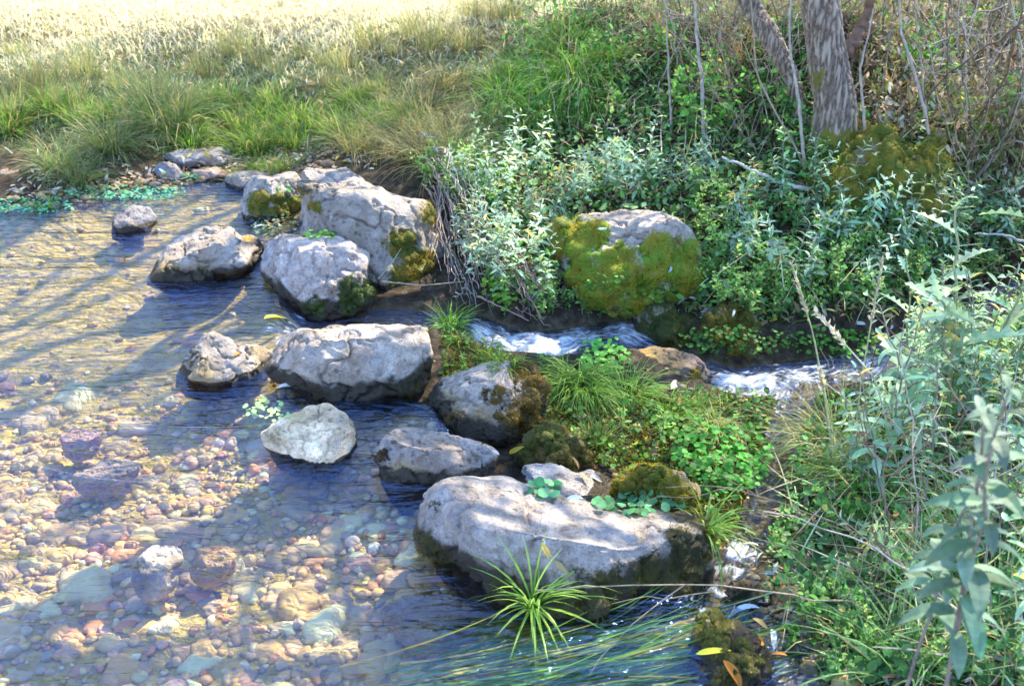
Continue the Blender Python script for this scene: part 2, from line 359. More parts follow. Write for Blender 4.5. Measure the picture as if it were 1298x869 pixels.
def chan_eval(x, y, k):
    W_, S, wd = CH[k]; best = np.full(x.shape, 1e9); zz = np.zeros(x.shape); ss = np.zeros(x.shape); ww = np.zeros(x.shape); sg = np.zeros(x.shape)
    for i in range(len(W_) - 1):
        a, b = W_[i], W_[i + 1]; d = b[:2] - a[:2]; L2 = (d ** 2).sum()
        t = np.clip(((x - a[0]) * d[0] + (y - a[1]) * d[1]) / L2, 0, 1)
        dx = x - a[0] - t * d[0]; dy = y - a[1] - t * d[1]; dist = np.hypot(dx, dy); mk = dist < best
        best = np.where(mk, dist, best); zz = np.where(mk, a[2] + t * (b[2] - a[2]), zz); ss = np.where(mk, S[i] + t * (S[i + 1] - S[i]), ss)
        ww = np.where(mk, wd[i] + t * (wd[i + 1] - wd[i]), ww); sg = np.where(mk, np.sign(dx * d[1] - dy * d[0]), sg)
    return best, zz, ss, ww, sg * best
POOL_PX = [(-1400,300),(-300,283),(0,262),(60,255),(130,245),(200,228),(290,215),(340,222),(370,270),(365,330),(372,385),(350,412),(345,440),(400,470),(500,490),(560,505),(590,545),(600,590),(640,640),(700,680),(850,740),(890,775),(905,800),(900,900),(900,1400),(-2500,1400)]
POOL = P(*np.array(POOL_PX, float).T, 0.0)[:, :2]
def inpoly(x, y, poly):
    r = np.zeros(x.shape, bool); n = len(poly)
    for i in range(n):
        x1, y1 = poly[i]; x2, y2 = poly[(i + 1) % n]
        if y1 == y2: continue
        c = ((y1 > y) != (y2 > y)) & (x < (x2 - x1) * (y - y1) / (y2 - y1) + x1); r ^= c
    return r
def vnoise(x, y, s, seed):
    # value noise, numpy
    x = x * s + seed * 13.7; y = y * s + seed * 7.3
    xi = np.floor(x); yi = np.floor(y); fx = x - xi; fy = y - yi; fx = fx * fx * (3 - 2 * fx); fy = fy * fy * (3 - 2 * fy)
    hsh = lambda a, b: np.modf(np.abs(np.sin(a * 127.1 + b * 311.7 + seed * 74.7) * 43758.5453))[0]
    return (hsh(xi, yi) * (1 - fx) + hsh(xi + 1, yi) * fx) * (1 - fy) + (hsh(xi, yi + 1) * (1 - fx) + hsh(xi + 1, yi + 1) * fx) * fy
def fb(x, y, s, seed, o=4): return sum(vnoise(x, y, s * 2 ** i, seed + i) * .5 ** i for i in range(o)) / sum(.5 ** i for i in range(o)) - .5
def axis(lo, hi, step, far, g=1.25):
    a = np.arange(lo, hi + step / 2, step); e = []; s = step; v = 0
    while v < far: s *= g; v += s; e.append(v)
    e = np.array(e); return np.concatenate([(lo - e)[::-1], a, hi + e])
GX = axis(-3.4, 3.4, .017, 90); GY = axis(1.2, 7.0, .017, 90)
XX, YY = np.meshgrid(GX, GY)
def smoothH(x, y):
    num = np.zeros(x.shape); den = np.zeros(x.shape)
    xc = np.clip(x, -6, 5); yc = np.clip(y, 0, 10)
    for a, b, c in CPW:
        w_ = 1 / ((xc - a) ** 2 + (yc - b) ** 2 + .03) ** 2; num += w_ * c; den += w_
    return num / den
H = smoothH(XX, YY)
inp = inpoly(XX, YY, POOL)
dA, zA, sA, wA, eA = chan_eval(XX, YY, 0); dB, zB, sB, wB, eB = chan_eval(XX, YY, 1)
useB = dB < dA
Wt = np.where(inp, 0.0, np.where(useB, zB, zA))
H += fb(XX, YY, 1.3, 3) * .05 + fb(XX, YY, 9, 5) * .025 * np.clip(1 + (YY > 0), 0, 1) + fb(XX, YY, 30, 9, 3) * .008
for d_, z_, w_ in ((dA, zA, wA * 1.5), (dB, zB, wB * 1.3)):
    H = np.where(d_ < w_ * 2, np.minimum(H, z_ - .05 + .09 * np.clip(d_ / w_, 0, 2) ** 2 + fb(XX, YY, 14, 8) * .03), H)
# far hills
far = np.clip((np.hypot(XX, YY - 3) - 9) / 12, 0, 1)
H += far * (2.0 + np.clip(YY - 11, 0, 60) * .56 + np.clip(np.abs(XX) - 12, 0, 60) * .1)
def blur(a, k):
    for _ in range(k):
        a = a.copy(); a[1:-1, 1:-1] = (a[1:-1, 1:-1] * 2 + a[:-2, 1:-1] + a[2:, 1:-1] + a[1:-1, :-2] + a[1:-1, 2:]) / 6
    return a
Wt = blur(Wt, 6)
Wt += fb(XX, YY, 16, 21, 2) * .006
fastm = np.where(inp, 0, 1.0)
drop = np.clip((np.hypot(*np.gradient(Wt, GY, GX)) - .12) * 3, 0, 1)
def spot(px, py, z, r, amp=1):
    c = P(px, py, z); return amp * np.exp(-(((XX - c[0]) ** 2 + (YY - c[1]) ** 2) / r ** 2))
foam = drop * .35 * (1 - inp * .9)
for px, py, z, r, a in [(615,422,-.085,.07,.8),(650,436,-.10,.09,1.0),(690,440,-.11,.11,1.1),(740,425,-.12,.08,.85),(720,436,-.12,.08,.9),(795,420,-.13,.09,.9),(830,440,-.15,.05,.5),(900,470,-.18,.05,.5),(925,487,-.2,.07,1.0),(965,488,-.205,.09,1.0),(1010,480,-.21,.09,.7),(1060,472,-.21,.07,.5),
                        (922,728,-.13,.045,.95),(908,752,-.08,.035,.8),(935,700,-.16,.045,.9),(940,690,-.2,.04,.4),(600,420,-.11,.05,.5),(955,640,-.27,.03,.35)]:
    foam = np.maximum(foam, spot(px, py, z, r, a))
fastm = np.clip(blur(fastm, 12) + spot(320, 395, 0, .12, .6), 0, 1)
Wt += foam * (fb(XX, YY, 20, 33, 4) * .085 + .012)
NY, NX = XX.shape
def Hat(x, y, A=None):
    A = H if A is None else A
    x = np.asarray(x, float); y = np.asarray(y, float)
    i = np.clip(np.searchsorted(GX, x) - 1, 0, NX - 2); j = np.clip(np.searchsorted(GY, y) - 1, 0, NY - 2)
    fx = np.clip((x - GX[i]) / (GX[i + 1] - GX[i]), 0, 1); fy = np.clip((y - GY[j]) / (GY[j + 1] - GY[j]), 0, 1)
    return (A[j, i] * (1 - fx) + A[j, i + 1] * fx) * (1 - fy) + (A[j + 1, i] * (1 - fx) + A[j + 1, i + 1] * fx) * fy
def gp(px, py, A=None):
    px = np.atleast_1d(np.asarray(px, float)); py = np.atleast_1d(np.asarray(py, float)); d = ray(px, py)
    t = np.full(px.shape, 1.0); done = np.zeros(px.shape, bool)
    for _ in range(260):
        p = CAM + d * t[:, None]; below = p[:, 2] <= Hat(p[:, 0], p[:, 1], A); done |= below
        if done.all(): break
        t = np.where(done, t, t + .04)
    lo = t - .04; hi = t
    for _ in range(6):
        m_ = (lo + hi) / 2; p = CAM + d * m_[:, None]; below = p[:, 2] <= Hat(p[:, 0], p[:, 1], A); hi = np.where(below, m_, hi); lo = np.where(below, lo, m_)
    return CAM + d * hi[:, None]
idx = np.arange(NX * NY).reshape(NY, NX)
Q = np.stack([idx[:-1, :-1], idx[:-1, 1:], idx[1:, 1:], idx[1:, :-1]], -1).reshape(-1, 4)
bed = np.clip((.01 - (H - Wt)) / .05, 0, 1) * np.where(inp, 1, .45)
shore = P(560, 230, .1)
turf = np.clip((YY - 4.55) / .4, 0, 1) * np.clip((.75 - XX - .12 * (YY - 4)) / .5, 0, 1) * (1 - bed)
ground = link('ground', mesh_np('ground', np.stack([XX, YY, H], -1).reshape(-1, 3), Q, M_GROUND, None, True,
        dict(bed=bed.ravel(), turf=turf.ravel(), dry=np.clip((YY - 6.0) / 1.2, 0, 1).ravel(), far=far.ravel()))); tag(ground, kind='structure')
keep = (H - Wt < .03).ravel(); keep &= (np.abs(XX) < 9).ravel() & (YY < 8).ravel() & (YY > -3).ravel()
Qw = Q[keep[Q].all(1)]; used = np.unique(Qw); rm = np.full(NX * NY, -1); rm[used] = np.arange(len(used))
flow = np.stack([np.where(useB, sB, sA), np.where(useB, eB, eA), 0 * sA], -1).reshape(-1, 3)
water = link('water', mesh_np('water', np.stack([XX, YY, Wt], -1).reshape(-1, 3)[used], rm[Qw], M_WATER, None, True,
        dict(foam=foam.ravel()[used], fast=fastm.ravel()[used], flow=flow[used]))); tag(water, kind='structure')

# ------------------------------------------------------------------ rocks
def ico(sub):
    bm = bmesh.new(); bmesh.ops.create_icosphere(bm, subdivisions=sub, radius=1); bm.verts.ensure_lookup_table()
    V = np.array([v.co[:] for v in bm.verts]); F = np.array([[v.index for v in f.verts] for f in bm.faces]); bm.free(); return V, F
ICO = {k: ico(k) for k in (2, 3, 5, 6, 7)}
def vnorm(V, F):
    fn = np.cross(V[F[:, 1]] - V[F[:, 0]], V[F[:, 2]] - V[F[:, 0]]); N = np.zeros_like(V)
    for k in range(3): np.add.at(N, F[:, k], fn)
    return unit(N)
def fbm3(V, s, seed, octv=4):
    off = Vector((seed * 3.1, seed * 1.7, seed * 5.3))
    return np.array([mnoise.fractal(Vector(p) * s + off, 1.0, 2.0, octv) for p in V.tolist()])
ROCKS = []
def rock(name, label, cat, poly, base, thick, planes=(), moss=(), ochre=(), seed=1, sub=6, tint=(1, 1, 1), rough=1.0, wetup=.035, group=None, ext=.05, push=0.0, mosscol=((.14, .22, .03), (.32, .24, .03)), mossall=0.0, box=.75, fib=1.0, wetall=0, fl=1.0):
    B = P(*base); zc = (B - CAM) @ FW; dc = zc + thick * .3 + push
    poly = np.array(poly, float); q = np.stack([(poly[:, 0] - 649) / FPX * dc, (434.5 - poly[:, 1]) / FPX * dc], 1)
    cu = (q.min(0) + q.max(0)) / 2
    q2 = q.copy(); lowf = np.clip((cu[1] - q[:, 1]) / max(cu[1] - q[:, 1].min(), 1e-6), 0, 1); q2[:, 1] -= ext * lowf ** .7
    cc = (q2.min(0) + q2.max(0)) / 2
    th = np.arctan2(q2[:, 1] - cc[1], q2[:, 0] - cc[0]); rr = np.hypot(q2[:, 0] - cc[0], q2[:, 1] - cc[1])
    o = np.argsort(th); th = th[o]; rr = rr[o]
    S, F = ICO[sub]; S = S.copy(); F = F[:, ::-1]
    rad = np.hypot(S[:, 0], S[:, 1]); a = np.arctan2(S[:, 1], S[:, 0])
    r = np.interp(a, np.concatenate([th - 2 * np.pi, th, th + 2 * np.pi]), np.tile(rr, 3))
    g = rad ** box
    size = (q[:, 0].max() - q[:, 0].min())
    cdep = np.sign(S[:, 2]) * np.abs(S[:, 2]) ** .85 * thick / 2
    ctr = CAM + RT * cc[0] + UP * cc[1] + FW * dc
    V = RT * (r * np.cos(a) * g)[:, None] + UP * (r * np.sin(a) * g)[:, None] + FW * cdep[:, None]
    rs = random.Random(seed * 77)
    pl = list(planes) + [(rs.uniform(-1, 1), -rs.uniform(.1, 1), rs.uniform(-.2, 1), rs.uniform(.72, .9)) for _ in range(7)]
    for nx, ny, nz, fr in pl:
        n = unit(np.array([nx, ny, nz], float)); d = V @ n; lim = d.max() * fr
        e = d - lim; k = size * .02; V -= n * (np.where(e > 0, e, 0) * .93)[:, None]
    N = vnorm(V, F); s0 = 1 / max(size, .08)
    n1 = fbm3(V, 2.2 * s0, seed, 3); n2 = fbm3(V, 7 * s0, seed + 9, 5); n3 = np.abs(fbm3(V, 4.0 * s0, seed + 5, 4))
    dsp = size * rough * (.045 * n1 + .022 * n2 - .035 * np.clip(.12 - n3, 0, 1) / .12)
    V = V + N * dsp[:, None]
    # fit to the outline's box
    W3 = V + ctr; dep = (W3 - CAM) @ FW; u = ((W3 - CAM) @ RT) / dep * dc; v = ((W3 - CAM) @ UP) / dep * dc
    su = (q2[:, 0].max() - q2[:, 0].min()) / (u.max() - u.min()); sv = (q2[:, 1].max() - q2[:, 1].min()) / (v.max() - v.min())
    a_, b_ = V @ RT, V @ UP; c_ = V @ FW
    V = RT * (a_ * su)[:, None] + UP * (b_ * sv)[:, None] + FW * c_[:, None]
    W3 = V + ctr; dep = (W3 - CAM) @ FW; u = ((W3 - CAM) @ RT) / dep * dc; v = ((W3 - CAM) @ UP) / dep * dc
    ctr = ctr + RT * (q2[:, 0].min() - u.min()) + UP * (q2[:, 1].max() - v.max())
    W3 = V + ctr; N = vnorm(V, F)
    wl = Hat(W3[:, 0], W3[:, 1], Wt); base_l = np.maximum(wl, B[2])
    wet = np.clip(1.0 - (W3[:, 2] - base_l - wetup * .4) / max(wetup, 1e-3) + .35 * n2 , 0, 1)
    wet = np.maximum(wet, wetall) if wetall >= 0 else wet * 0
    ms = np.full(len(V), float(mossall)); oc = np.zeros(len(V))
    def blob(px, py, rpx, amp, arrv):
        dd = ray(px, py); rel = W3 - CAM; tt = rel @ FW; pu = rel - dd * tt[:, None]
        front = (N @ unit(dd)) < .25
        d2 = (np.linalg.norm(pu, axis=1) / (rpx / FPX * dc))
        return np.maximum(arrv, amp * np.clip(1.5 - d2, 0, 1) * front)
    for b in moss: ms = blob(b[0], b[1], b[2], b[3] if len(b) > 3 else 1.0, ms)
    for b in ochre: oc = blob(b[0], b[1], b[2], b[3] if len(b) > 3 else 1.0, oc)
    ms = np.clip(ms + np.where(ms > .05, n2 * .35, 0), 0, 1)
    V = V + N * (ms * .006 * (1 + n2 * 3))[:, None]
    C = np.broadcast_to(tint, (len(V), 3))
    loc = ctr
    me = mesh_np(name, V, F, M_ROCK, C, True, dict(wet=wet, moss=ms, ochre=oc, mc0=np.broadcast_to(np.array(mosscol[0]) * .75, (len(V), 3)), mc1=np.broadcast_to(np.array(mosscol[1]) * .75, (len(V), 3))))
    ob = link(name, me, None, loc); tag(ob, label, cat, group)
    ROCKS.append((ob, V + ctr, F))
    grp = np.zeros(max(len(moss), 1), int)
    for i_ in range(len(moss)):
        grp[i_] = i_
    if mossall <= .3:
        for _ in range(len(moss)):
            for i_ in range(len(moss)):
                for j_ in range(len(moss)):
                    if math.hypot(moss[i_][0] - moss[j_][0], moss[i_][1] - moss[j_][1]) < 1.35 * (moss[i_][2] + moss[j_][2]): grp[i_] = grp[j_] = min(grp[i_], grp[j_])
    else: grp[:] = 0
    if len(moss) or mossall > .3:
        fa = np.cross(V[F[:, 1]] - V[F[:, 0]], V[F[:, 2]] - V[F[:, 0]]); area = np.linalg.norm(fa, axis=1) / 2
        fn = unit(fa); fm = ms[F].mean(1); vis = (fn @ FW < .35)
        pr = area * np.clip(fm - .3, 0, 1) * vis
        cnt = int(min(34000, pr.sum() * 60000 * fib) )
        if cnt > 50:
            fi = RG.choice(len(F), cnt, p=pr / pr.sum()); uu = RG.random((cnt, 2)); fl = uu.sum(1) > 1; uu[fl] = 1 - uu[fl]
            T = V[F[fi]]; pp = T[:, 0] + uu[:, :1] * (T[:, 1] - T[:, 0]) + uu[:, 1:] * (T[:, 2] - T[:, 0])
            dirn = fn[fi] + RG.normal(0, .45, (cnt, 3)) + np.array([0, 0, -.1])
            nz = np.array([mnoise.noise(Vector(p) * 14 + Vector((seed, 0, 0))) for p in pp.tolist()])
            k = np.clip(.5 + nz * 1.4, 0, 1)[:, None]
            col = np.array(mosscol[0]) * (1 - k) + np.array(mosscol[1]) * k
            col = jit((1, 1, 1), cnt, .3, .08) * col
            L = RG.uniform(.006, .016, cnt) * (1 + .4 * nz) * fl
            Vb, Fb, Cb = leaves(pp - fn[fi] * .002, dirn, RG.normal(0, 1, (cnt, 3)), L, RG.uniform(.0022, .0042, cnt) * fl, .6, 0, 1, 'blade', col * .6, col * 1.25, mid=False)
            wp = pp + ctr; uu_ = 649 + FPX * ((wp - CAM) @ RT) / ((wp - CAM) @ FW); vv_ = 434.5 - FPX * ((wp - CAM) @ UP) / ((wp - CAM) @ FW)
            dd_ = np.stack([np.hypot(uu_ - b[0], vv_ - b[1]) / b[2] for b in moss]) if len(moss) else np.zeros((1, cnt)); own = grp[dd_.argmin(0)]
            nv = len(Vb) // cnt; nf = len(Fb) // cnt
            for g_ in np.unique(own):
                sel = np.where(own == g_)[0]
                if len(sel) < 30: continue
                vi = (sel[:, None] * nv + np.arange(nv)).ravel(); F0 = Fb[:nf]
                kid('moss', mesh_np('moss', Vb[vi], (F0[None] + np.arange(len(sel))[:, None, None] * nv).reshape(-1, 4), M_MOSSF, Cb[vi], False), ob)
    return ob

TOP = (0, .1, 1, .82)
rock('boulder', 'low grey boulder with green moss down its face, left of the largest boulder', 'rock',
     [(304,245),(316,226),(345,219),(378,217),(388,228),(386,262),(378,274),(345,279),(312,276),(304,262)], (345,278,0), .34,
     [TOP,(0,-1,.15,.8)], [(330,258,16),(350,258,15,.8),(372,262,14)], seed=3, wetup=.02)
rock('boulder', 'largest grey boulder with cracks and golden moss on its lower right face', 'rock',
     [(378,262),(376,232),(386,216),(410,212),(452,215),(482,232),(512,250),(545,262),(562,285),(566,330),(552,368),(525,388),(492,380),(462,352),(420,330),(388,300)], (520,386,-.06), .5,
     [(.1,.1,1,.8),(-.2,-1,.2,.8),(.9,-.5,.1,.8),(.6,-.3,.8,.84)], [(510,312,22),(530,335,24),(515,350,22),(400,262,8,.8),(388,240,8,.9),(545,270,14,.7)], ochre=[(545,275,18,.6)], seed=5, sub=7, push=.09, tint=(1.02,.97,.92), mosscol=((.10,.16,.02),(.36,.24,.03)))
rock('boulder', 'pale angular boulder with a dark mossy foot in front of the largest boulder', 'rock',
     [(330,322),(342,303),(362,296),(402,299),(442,305),(469,322),(468,345),(474,372),(440,390),(400,393),(372,384),(356,358),(334,345)], (410,390,-.05), .34,
     [(0,.1,1,.8),(.35,-1,.15,.74),(-.9,-.5,.3,.72)], [(445,372,20),(470,360,12),(400,385,14,.6)], seed=8, push=-.07, tint=(1.2,1.14,1.16), wetup=.05, mosscol=((.05,.07,.015),(.10,.16,.02)))
rock('boulder', 'flat ridged grey boulder lying in the shallow pool with yellow waterline', 'rock',
     [(186,352),(200,332),(212,312),(235,297),(265,286),(296,287),(305,302),(332,314),(322,333),(280,340),(240,355),(205,357)], (245,355,0), .36,
     [(-.1,-.3,1,.6),(.2,-1,.5,.8)], ochre=[(210,350,20),(255,350,18,.7)], seed=11, tint=(.85,.86,.88), wetup=.04, box=.9)
rock('boulder', 'small dark wet rock between the ridged boulder and the pale angular boulder', 'rock',
     [(290,318),(300,302),(318,297),(335,308),(332,325),(310,332),(295,328)], (312,328,0), .14, [TOP], ochre=[(315,302,8)], seed=12, sub=5, tint=(.55,.58,.65), wetup=.04)
rock('boulder', 'broad white topped boulder with a straight top edge in the middle of the dam', 'rock',
     [(335,462),(347,437),(362,419),(400,416),(440,418),(480,413),(535,410),(545,430),(550,462),(538,485),(505,493),(470,500),(430,510),(398,500),(370,487),(345,476)], (440,505,0), .36,
     [(0,.25,1,.80),(0,-1,.5,.72),(.9,-.4,.1,.85)], [(400,498,14,.6),(520,490,14,.6)], seed=15, sub=7, tint=(1.22,1.17,1.12), wetup=.055, rough=.8, mosscol=((.03,.03,.012),(.10,.08,.02)))
rock('boulder', 'jagged boulder with a sunlit cream side left of the broad white boulder', 'rock',
     [(222,476),(228,455),(240,438),(262,420),(282,424),(298,433),(325,434),(348,448),(340,466),(300,474),(262,484),(238,486)], (280,482,0), .24,
     [(.2,-.5,1,.6),(.8,-.6,.4,.8)], [(245,450,14,.5)], ochre=[(255,476,18,.8),(330,445,12,.6)], seed=18, tint=(1.3,1.22,1.1), wetup=.015, mosscol=((.04,.04,.02),(.1,.08,.03)))
rock('boulder', 'half sunken creamy white rock with clear water around it', 'rock',
     [(330,548),(352,530),(372,518),(395,510),(432,520),(453,548),(442,570),(402,587),(368,576),(345,560)], (400,586,0), .24,
     [(-.1,-.2,1,.45),(.1,-1,.4,.8)], ochre=[(375,525,16,.6),(350,555,12,.5)], seed=22, tint=(2.3,2.1,1.75), wetup=.008)
rock('boulder', 'rounded boulder with dark moss streaks and a golden crown beside the grass tuft', 'rock',
     [(542,502),(552,484),(575,472),(604,463),(640,458),(672,468),(690,492),(692,525),(665,545),(625,552),(580,543),(550,525)], (620,548,-.03), .3,
     [(-.2,.1,1,.85)], [(660,468,16),(680,490,18),(625,505,14,.8),(660,520,24,.9),(635,525,16,.7),(575,530,14,.5)], ochre=[(565,515,20,.8),(610,530,16,.8)], seed=24, sub=7, wetup=.06, tint=(1.05,.95,.86), mosscol=((.05,.05,.012),(.26,.15,.02)))
rock('boulder', 'long sloping boulder with a yellow stained left end just behind the front boulder', 'rock',
     [(480,556),(496,542),(530,541),(570,548),(605,556),(632,572),(628,592),(600,604),(560,606),(530,618),(508,632),(490,610),(480,580)], (545,612,-.0), .26,
     [(.1,.2,1,.75),(0,-1,.4,.8)], [(488,580,10,.7)], ochre=[(510,605,20),(530,600,12,.7)], seed=27, tint=(1.1,1.05,1.05), wetup=.03, rough=.8, mosscol=((.04,.03,.012),(.12,.06,.02)))
front = rock('boulder', 'biggest foreground boulder, pale and long, dark moss around its lower edge', 'rock',
     [(524,655),(528,628),(552,608),(592,602),(640,613),(700,628),(760,642),(822,658),(868,662),(896,688),(904,730),(890,768),(850,782),(800,782),(750,768),(690,758),(630,748),(590,738),(560,722),(536,692)], (700,760,-.0), .5,
     [(.15,.22,1,.70),(-.15,-1,.55,.78),(1,-.3,.2,.88),(-.7,-.6,.4,.88)],
     [(545,690,20,.7),(560,715,20,.7),(640,745,22,.55),(770,745,30,.8),(830,740,34,1),(870,720,32,1),(880,760,30,1),(730,722,12,.5),(860,680,18,.7),(550,640,10,.4),(720,760,22,.7)], ochre=[(600,735,22,.5),(660,740,20,.5)],
     seed=31, sub=7, tint=(1.12,1.06,1.02), wetup=.085, rough=.7, mosscol=((.035,.04,.012),(.12,.10,.02)))
rock('flat_stone', 'narrow grey slab with fallen leaves behind the biggest foreground boulder', 'rock',
     [(658,604),(668,586),(690,586),(730,598),(772,604),(782,618),(750,632),(705,628),(670,620)], (720,630,-.03), .2, [(0,-.1,1,.6)], seed=33, sub=5, tint=(.85,.9,1), wetup=.01)
rock('boulder', 'mossy boulder with a bare pale top on the far side of the stream', 'rock',
     [(692,300),(700,278),(735,270),(765,265),(820,265),(856,280),(876,305),(892,340),(884,372),(835,388),(770,388),(725,368),(700,335)], (800,385,-.04), .5,
     [(.1,.1,1,.82),(.3,-1,.2,.85)], [(835,318,24),(865,322,22),(720,300,30),(750,300,22),(700,320,22),(785,350,34),(810,370,30),(760,365,30),(855,335,26),(880,350,22),(870,370,24),(740,345,24),(790,325,20)], seed=37, sub=7, tint=(1.2,1.08,.98), mosscol=((.20,.38,.03),(.42,.30,.03)), fib=1.3)
rock('wet_stone', 'small dark stone standing alone in the far end of the pool', 'rock',
     [(141,289),(152,270),(168,260),(188,261),(199,274),(180,286),(158,293)], (168,291,0), .16, [TOP], seed=40, sub=5, tint=(.6,.62,.7), wetup=.02)
rock('mossy_stone', 'low stone under yellow green moss left of the drooping grass tuft', 'rock',
     [(655,575),(668,552),(695,540),(725,548),(750,575),(752,598),(715,603),(675,598)], (700,600,-.06), .2, [], mossall=.0, moss=[(700,565,34),(725,580,24),(675,575,20)], seed=43, sub=6, tint=(.6,.5,.4), mosscol=((.12,.15,.02),(.2,.13,.03)), wetup=.01)
rock('mossy_stone', 'golden green moss cushion stone at the right end of the foreground boulder', 'rock',
     [(778,615),(790,600),(825,592),(858,602),(876,625),(884,655),(868,672),(835,662),(800,648)], (830,668,-.04), .2, [], moss=[(825,615,36),(855,640,28),(800,620,24)], seed=45, sub=6, tint=(.6,.5,.4), mosscol=((.14,.17,.015),(.36,.26,.02)), fib=1.3, wetup=.01)
rock('mossy_stone', 'small brown mossed stone below the moss cushion', 'rock',
     [(858,672),(880,662),(902,672),(908,705),(895,730),(870,725),(858,700)], (885,728,-.05), .14, [], moss=[(888,675,16),(885,700,18,.8)], seed=47, sub=5, tint=(.6,.55,.5), mosscol=((.09,.1,.02),(.3,.2,.03)), wetup=.02)
rock('wet_stone', 'smooth brown rock in the stream below the first white water', 'rock',
     [(772,470),(790,448),(825,438),(855,444),(885,466),(908,492),(902,508),(850,503),(800,492)], (840,500,-.2), .24, [(.1,-.2,1,.7)], moss=[(880,480,16,.7)], ochre=[(815,455,26),(850,460,18,.7)], seed=50, sub=6, tint=(.62,.45,.36), wetup=.02, mosscol=((.12,.12,.02),(.3,.22,.03)))
rock('mossy_stone', 'green mossy stone on the far bank where the stream bends', 'rock',
     [(885,420),(896,398),(925,388),(950,398),(962,425),(955,448),(915,452),(892,442)], (925,450,-.18), .2, [], moss=[(925,420,40)], seed=52, sub=6, tint=(.5,.5,.4), mosscol=((.08,.11,.02),(.26,.19,.02)), wetup=.01)
rock('mossy_stone', 'dark mossy wedge of rock parting the two white runs of water', 'rock',
     [(800,400),(830,384),(862,392),(885,420),(898,455),(880,460),(848,440),(815,425)], (860,455,-.2), .2, [], moss=[(850,415,34,.9)], seed=54, sub=5, tint=(.5,.5,.4), mosscol=((.05,.08,.015),(.12,.12,.02)), wetup=.03)
rock('flat_stone', 'pale flat stone on the shore at the far end of the pool', 'rock',
     [(205,205),(225,192),(262,186),(300,196),(296,208),(262,216),(225,216)], (250,216,.01), .3, [(0,-.1,1,.4)], seed=56, sub=5, tint=(.8,.85,.95), wetup=.005, ext=.02)
rock('flat_stone', 'bluish pointed stone at the water edge beside the pale flat stone', 'rock',
     [(192,226),(200,208),(214,205),(232,216),(238,228),(212,232)], (214,231,.0), .16, [], seed=57, sub=5, tint=(.75,.8,.95), wetup=.01, ext=.02)
rock('flat_stone', 'reddish low stone in the shallows beneath the pale flat stone', 'rock',
     [(240,222),(255,212),(280,212),(292,222),(272,228),(250,228)], (265,228,.0), .16, [(0,-.1,1,.5)], seed=58, sub=5, tint=(1,.8,.78), wetup=.005, ext=.02)
rock('flat_stone', 'flat brown ledge stone in front of the grassy tuft on the shore', 'rock',
     [(285,236),(300,222),(330,216),(345,222),(330,234),(300,240)], (310,238,.0), .16, [(0,-.1,1,.5)], seed=59, sub=5, tint=(.7,.65,.6), wetup=.01, ext=.02)
rock('wet_stone', 'mossy wet rock breaking the surface at the lower edge beside the streaming grass', 'rock',
     [(868,869),(878,800),(900,780),(930,786),(965,810),(985,860),(975,900),(890,905)], (925,880,-.04), .24, [], moss=[(905,800,26,.8),(930,840,34,.7)], seed=61, sub=6, tint=(.4,.38,.3), wetup=.06, wetall=.5, mosscol=((.06,.07,.01),(.2,.18,.02)))
rock('wet_stone', 'dark wet stone under the small splash beside the foreground boulder', 'rock',
     [(915,765),(925,742),(955,735),(975,752),(972,780),(940,790),(918,782)], (945,788,-.1), .14, [], moss=[(945,760,22,.5)], seed=62, sub=5, tint=(.35,.35,.33), wetall=.7, mosscol=((.03,.05,.01),(.08,.1,.02)))
rock('submerged_stone', 'ochre pitted stone under water left of the green starburst tuft', 'rock',
     [(482,785),(500,762),(535,752),(570,765),(600,790),(598,812),(560,824),(515,812)], (540,815,-.07), .12, [(0,-.1,1,.35)], ochre=[(520,780,50),(570,790,40)], seed=63, sub=6, tint=(1.9,1.3,.55), wetup=.001, wetall=-1, ext=.02)
rock('submerged_stone', 'yellow and white stone under water in the lower left of the pool', 'rock',
     [(166,735),(176,705),(205,690),(232,698),(230,728),(205,755),(180,758)], (200,757,-.08), .1, [(.2,-.2,1,.5)], ochre=[(178,735,16),(225,720,16,.8)], seed=64, sub=5, tint=(2.0,1.7,1.2), wetup=.001, wetall=-1, ext=.01)
rock('submerged_stone', 'orange flat stone under water below the half sunken white rock', 'rock',
     [(240,720),(250,700),(280,690),(300,705),(285,735),(255,740)], (268,738,-.09), .08, [(0,0,1,.3)], ochre=[(265,710,30,.6)], seed=65, sub=5, tint=(1.6,1.25,.85), wetup=.001, wetall=-1, ext=.01)
rock('submerged_stone', 'long cream slab under the clear water left of the half sunken white rock', 'rock',
     [(90,612),(110,592),(150,580),(182,588),(168,612),(120,628)], (135,625,-.10), .1, [(0,0,1,.25)], seed=66, sub=5, tint=(1.9,1.65,1.3), wetup=.001, wetall=-1, ext=.01)
rock('submerged_stone', 'pink brown stone under water beside the cream slab', 'rock',
     [(75,560),(95,542),(125,548),(130,570),(105,582),(82,578)], (103,580,-.10), .08, [(0,0,1,.4)], seed=67, sub=5, tint=(1.5,.95,.85), wetup=.001, wetall=-1, ext=.01)
rock('bank_stone', 'brown earthy stone on the left bank at the pool edge', 'rock',
     [(-20,242),(-8,218),(15,212),(36,220),(40,234),(20,242),(0,246)], (15,242,.0), .2, [TOP], seed=68, sub=5, tint=(.75,.62,.58), wetup=.0)

